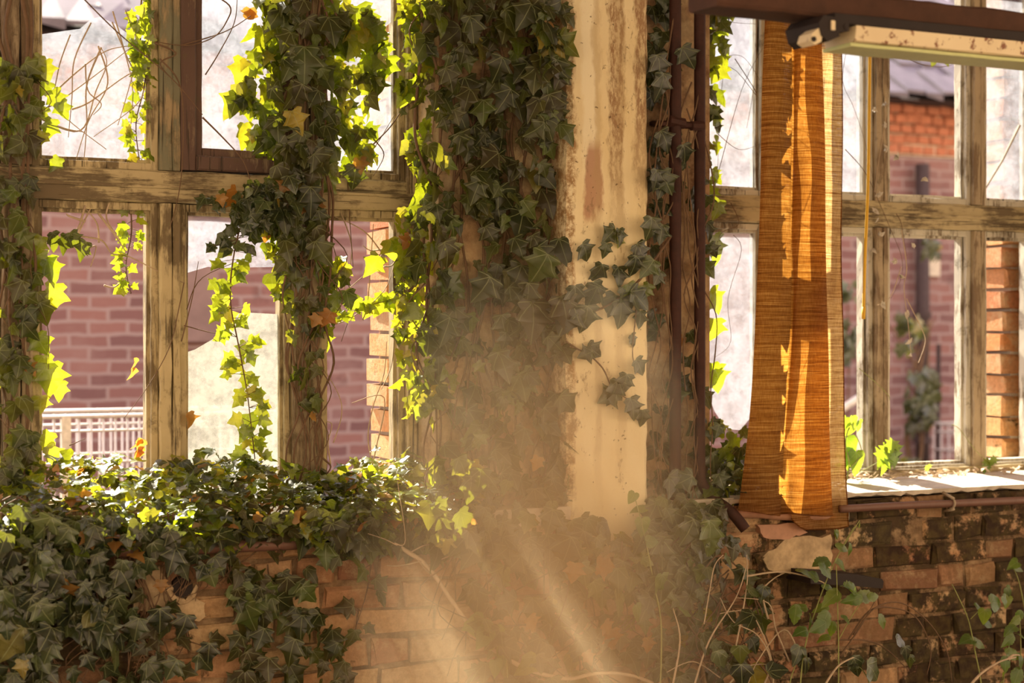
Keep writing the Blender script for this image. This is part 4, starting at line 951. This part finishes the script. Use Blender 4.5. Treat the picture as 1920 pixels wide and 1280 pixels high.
tag(b.build('dead_leaf', M['dryleaf'], None, True), 'bunch of withered leaves at the foot of the second post', 'leaf')

# ------------------------------------------------------------------ plants on the right sill, litter
g = Plant('sill_weed', P(1590, 890, .2), 'bright weed with drooping pale leaves on the sill right of the curtain', 'weed', 'weed', 'greenstem')
g.stem([(1586, 905, .15), (1592, 870, .17), (1585, 830, .18), (1592, 800, .18)], None, .003, .002); g.stem([(1590, 880, .16), (1615, 850, .17), (1605, 815, .18)], None, .002, .0015)
g.at([(1585, 795, 26), (1600, 795, 28), (1612, 800, 24), (1592, 808, 24), (1590, 850, 60), (1580, 870, 56), (1605, 870, 46)], .18, 'heart', 'fo', jit=.5); g.done()
g = Plant('sill_weed', P(1660, 890, .2), 'green maple-leaved creeper at the base of the middle right mullion', 'weed', 'weed', 'greenstem')
g.stem([(1610, 690, .24), (1640, 715, .23), (1665, 740, .23), (1668, 750, .23)], None, .0014, .001); g.stem([(1600, 890, .2), (1640, 870, .2), (1680, 845, .2)], None, .0018, .001)
g.at([(1652, 862, 38, -.6, .6), (1664, 850, 34), (1680, 862, 44, .5, .9), (1672, 840, 30), (1660, 875, 30)], .2, 'maple', 'fo', jit=.4); g.done()
g = Plant('sill_weed', P(1860, 880, .22), 'small yellow-green creeper on the sill at the far right pane', 'weed', 'weed', 'greenstem')
g.stem([(1785, 796, .25), (1800, 805, .24), (1830, 845, .23), (1860, 870, .23)], None, .0014, .001)
g.at([(1850, 872, 24, -.5, .8), (1862, 866, 22), (1848, 880, 18), (1740, 878, 14)], .23, 'maple', 'fo', jit=.4); g.done()
b = MB()
for k in range(90):
    x = R.uniform(X(1585, .2), X(1790, .2)); y = R.uniform(.12, .27); z = Z_S + .022 + .06 * (y - .1); d = V((R.uniform(-.06, .06), R.uniform(-.04, .04), R.uniform(0, .012)))
    b.tube([(x, y, z), V((x, y, z)) + d], .0014, .0009, 4)
for k in range(50):
    x = R.uniform(X(1585, .2), X(1960, .2)); y = R.uniform(.18, .27); leaf(b, (x, y, Z_S + .032), rv(1), V((0, 0, 1)) + rv(.4), R.uniform(.012, .03), 'heart')
tag(b.build('litter', M['drystem']), 'dry twigs and leaf litter on the right window sill', 'litter', kind='stuff')

# ------------------------------------------------------------------ weeds inside the hall, lower right
def weed(label, stems, leaves, Y, kind='nettle', m='weed', cat='weed', name='tall_weed', r=.003):
    f = stems[0][0]; base = P(f[0], f[1], Y); g = Plant(name, V((base.x, Y, 0)), label, cat, m, 'greenstem')
    for i, st in enumerate(stems):
        pts = [P(x, y, Y + .01 * i) for x, y in st]
        if i == 0: pts = [V((pts[0].x - .02, Y, 0)), V((pts[0].x - .01, Y, pts[0].z * .5))] + pts
        b = MB(); b.tube(spline(pts, 6), r if i == 0 else r * .5, r * .45, 6); b.build('stem', M['greenstem'], g.e, True)
    g.ls = .82; g.at(leaves, Y - .01, kind, 'fo', jit=.45, out=(0, -.7, .7)); return g.done()
weed('tall bindweed stem leaning right below the curtain hem with lit leaves', [[(1500, 1290), (1512, 1200), (1545, 1100), (1572, 1040), (1612, 975)], [(1572, 1040), (1600, 990), (1612, 990)]],
     [(1568, 1002, 26), (1612, 985, 20), (1580, 1026, 40, 1, .2), (1595, 1030, 34), (1515, 1072, 64, 1, .1), (1548, 1070, 50, .7, .6), (1540, 1055, 56, -1, .1), (1580, 1058, 50, .9, .2), (1530, 1080, 50, .8, .1), (1555, 1100, 44, .9, 0), (1540, 1140, 46, -1, .1), (1500, 1140, 44, -1, 0), (1520, 1165, 40), (1568, 1000, 24)], -.30)
weed('leafy nettle in front of the charred board below the curtain', [[(1572, 1290), (1572, 1200), (1570, 1120), (1568, 1060)], [(1572, 1200), (1600, 1150), (1630, 1110)]],
     [(1600, 1105, 62, 1, .3), (1560, 1120, 56, -.8, .4), (1625, 1118, 64, 1, 0), (1590, 1100, 40, .9, .1), (1545, 1165, 56, -.5, .8), (1535, 1175, 50, -.9, .3), (1590, 1160, 44, .9, .2), (1640, 1118, 40, .9, -.1), (1600, 1125, 50, -.9, .2), (1560, 1180, 40), (1545, 1195, 36, -.9, .1), (1655, 1165, 40, .5, .9), (1500, 1185, 50, -.9, .1), (1490, 1152, 50, -.1, 1)], -.34)
weed('thin bindweed stem climbing alone against the dark bricks at right', [[(1840, 1290), (1828, 1220), (1815, 1160), (1795, 1115), (1785, 1095)], [(1820, 1160), (1835, 1145)]],
     [(1838, 1142, 30, .6, .4), (1845, 1158, 40, 0, .4), (1810, 1202, 44, -.9, .1), (1840, 1206, 46, .9, .1), (1855, 1168, 36, .9, .1), (1870, 1130, 46, 1, .1), (1886, 1128, 30)], -.28, 'heart')
weed('nettle with thin leaves at the lower right edge', [[(1912, 1290), (1914, 1220), (1912, 1160)], [(1880, 1290), (1890, 1220), (1900, 1180)]],
     [(1895, 1180, 44, -.9, .2), (1915, 1192, 40, .8, .3), (1905, 1165, 36, -.7, .5), (1912, 1155, 30), (1890, 1200, 44, -.9, .4), (1918, 1240, 50, .6, .6), (1885, 1245, 40), (1900, 1225, 46, .9, .2), (1880, 1275, 40), (1905, 1270, 50)], -.30)
weed('heart-leaved creeper hanging on the bricks at the right edge', [[(1925, 1180), (1915, 1110), (1905, 1075), (1895, 1062)]], [(1898, 1058, 30, -.8, .3), (1910, 1066, 32, .8, .3), (1892, 1110, 26), (1888, 1130, 30)], -.08, 'heart')
weed('broad-leaved seedling low in front of the dark wall right of centre', [[(1630, 1290), (1620, 1260), (1605, 1245)]], [(1605, 1252, 54, .3, .9), (1640, 1262, 70, 1, .9), (1590, 1244, 40, -.9, .1), (1610, 1240, 40, .9, 0), (1700, 1225, 34), (1690, 1205, 40, .8, .6), (1705, 1240, 34)], -.36, 'ivys', 'ivyd')
weed('slender seedling with pale leaves before the ivy thicket', [[(1240, 1180), (1225, 1090), (1210, 1010), (1190, 930)]], [(1240, 1100, 56, 0, 1), (1195, 955, 40, -.9, .1), (1205, 990, 44, 0, 1), (1185, 935, 30), (1225, 1015, 34, 1, 0), (1290, 1150, 44, .8, .3), (1195, 1150, 40)], -.22, 'heart')
weed('low bindweed leaves at the lower middle among the thicket', [[(1480, 1290), (1490, 1250), (1495, 1230)]], [(1495, 1230, 50, -.3, .6), (1515, 1240, 46, .7, .8), (1510, 1250, 40), (1420, 1110, 50, .7, .2), (1430, 1115, 40), (1395, 1160, 50, -.8, .3), (1320, 1215, 40), (1360, 1250, 54, .9, .2), (1390, 1270, 60), (1460, 1255, 60, .9, -.1), (1350, 1240, 50)], -.30, 'ivys', 'ivyd')
L = [[(1600, 1190), (1640, 1140), (1690, 1130), (1740, 1165), (1775, 1220), (1785, 1280)], [(1590, 1200), (1630, 1145), (1680, 1140), (1720, 1160), (1745, 1215), (1738, 1265)], [(1570, 1200), (1620, 1200), (1660, 1215), (1705, 1258)], [(1575, 1230), (1610, 1180), (1650, 1110)]]
twigs('arching_twig', 'two bare brown canes arching over in front of the dark bricks', L, -.30, 'stem', .003)
L = [[(1430, 1290), (1445, 1240), (1420, 1190), (1375, 1165), (1350, 1120)], [(1450, 1290), (1445, 1230), (1410, 1150), (1380, 1145), (1350, 1150)], [(1440, 1160), (1430, 1110), (1450, 1085), (1475, 1072)], [(1400, 1080), (1470, 1072), (1540, 1090), (1570, 1115)], [(1320, 1170), (1330, 1110), (1340, 1060), (1356, 1040)], [(1380, 1210), (1400, 1100), (1400, 1040)], [(1480, 1240), (1455, 1180), (1440, 1130), (1380, 1120)], [(1360, 1290), (1400, 1250), (1440, 1245)], [(1350, 1270), (1300, 1240), (1250, 1260)], [(1500, 1230), (1470, 1180), (1420, 1240), (1400, 1290)], [(1260, 1290), (1275, 1200), (1262, 1140)], [(1300, 1290), (1330, 1200), (1380, 1120), (1400, 1060)]]
twigs('bare_bramble', 'tangle of bare pinkish bramble stems right of the thicket', L, -.26, 'drystem', .003)
L = [[(1815, 1290), (1840, 1262), (1875, 1240), (1905, 1232)], [(1890, 1236), (1900, 1228), (1912, 1228)], [(1540, 1295), (1570, 1250), (1600, 1232)]]
twigs('dry_cane', 'pale snapped dry canes low at the right', L, -.40, 'drystem', .005)
# shrub in the yard behind the right window
g = Plant('yard_shrub', P(1725, 900, 5.4), 'leafy shrub growing round the drainpipe in the yard', 'shrub', 'ivyd', 'stem')
g.e.location.z = 0
for k in range(6): g.stem([(1720, 900), (1715 + R.uniform(-20, 20), 820), (1720 + R.uniform(-30, 30), 720), (1710 + R.uniform(-50, 50), 600)], 5.4, .012, .006)
g.clad([(1700, 690), (1750, 690), (1760, 790), (1700, 800)], 60, 5.4, (.07, .12), .3); g.clad([(1680, 580), (1735, 570), (1740, 640), (1690, 650)], 16, 5.4, (.07, .12), .3, bright=.4)
g.clad([(1670, 850), (1740, 860), (1740, 900), (1670, 900)], 30, 5.3, (.07, .12), .2, bright=.4); g.clad([(1735, 440), (1770, 450), (1760, 480), (1735, 470)], 14, 5.4, (.06, .10), .2)
g.done()
g = Plant('yard_creeper', P(1590, 900, 5.2), 'green creeper on the yard wall seen in the gap right of the curtain', 'creeper', 'ivyd', 'stem'); g.e.location.z = 0
g.stem([(1592, 1018), (1590, 905), (1588, 800), (1592, 690), (1588, 530)], 5.2, .01, .005); g.clad([(1570, 520), (1610, 520), (1600, 690), (1570, 690)], 34, 5.2, (.07, .12), .2); g.done()
g = Plant('yard_branch', P(1890, 515, YB - .15), 'thin leafy branch crossing the yard wall at the far right pane', 'branch', 'ivyd', 'stem')
g.stem([(1990, 560), (1920, 520), (1880, 512), (1845, 490)], YB - .12, .012, .005); g.clad([(1850, 495), (1920, 505), (1920, 530), (1860, 525)], 16, YB - .12, (.06, .10), .1)
g.done()

# ------------------------------------------------------------------ warm glow over the thicket, added as a scattering volume
n = mat('glow_veil_volume'); tc = n.new('TexCoord'); ln_ = n.new('VectorMath', operation='LENGTH'); n.ln(tc.outputs['Object'], ln_.inputs[0])
r2 = n.math('MULTIPLY', ln_.outputs['Value'], ln_.outputs['Value']); fall = n.math('MAXIMUM', n.math('SUBTRACT', 1.0, r2), 0.0)
vs_ = n.new('VolumeScatter'); n.setin(vs_.inputs['Color'], (1.0, .80, .52)); vs_.inputs['Anisotropy'].default_value = .3
n.setin(vs_.inputs['Density'], n.math('MULTIPLY', n.math('POWER', fall, 1.5), 1.65)); va_ = n.new('VolumeAbsorption'); n.setin(va_.inputs['Color'], (1.0, .80, .52)); n.ln(vs_.inputs['Density'].links[0].from_socket, va_.inputs['Density'])
ad_ = n.new('AddShader'); n.ln(vs_.outputs[0], ad_.inputs[0]); n.ln(va_.outputs[0], ad_.inputs[1]); n.ln(ad_.outputs[0], n.out.inputs['Volume'])
bm_v = MB(); NU, NV = 24, 14; vv = []; ff = []
for i in range(NV + 1):
    a = math.pi * i / NV
    for k in range(NU): q = 2 * math.pi * k / NU; vv.append((math.sin(a) * math.cos(q), math.sin(a) * math.sin(q), math.cos(a)))
for i in range(NV):
    for k in range(NU): ff.append((i * NU + k, (i + 1) * NU + k, (i + 1) * NU + (k + 1) % NU, i * NU + (k + 1) % NU))
bm_v.add(vv, ff); hz_ = bm_v.build('glow_veil', n.m)
hz_.location = P(1010, 1150, -.95); hz_.scale = (.52, .42, .95); hz_.rotation_euler = (0, 0, -PHI)
tag(hz_, 'warm brownish veil of glow added before the foot of the pilaster', 'haze', kind='stuff')
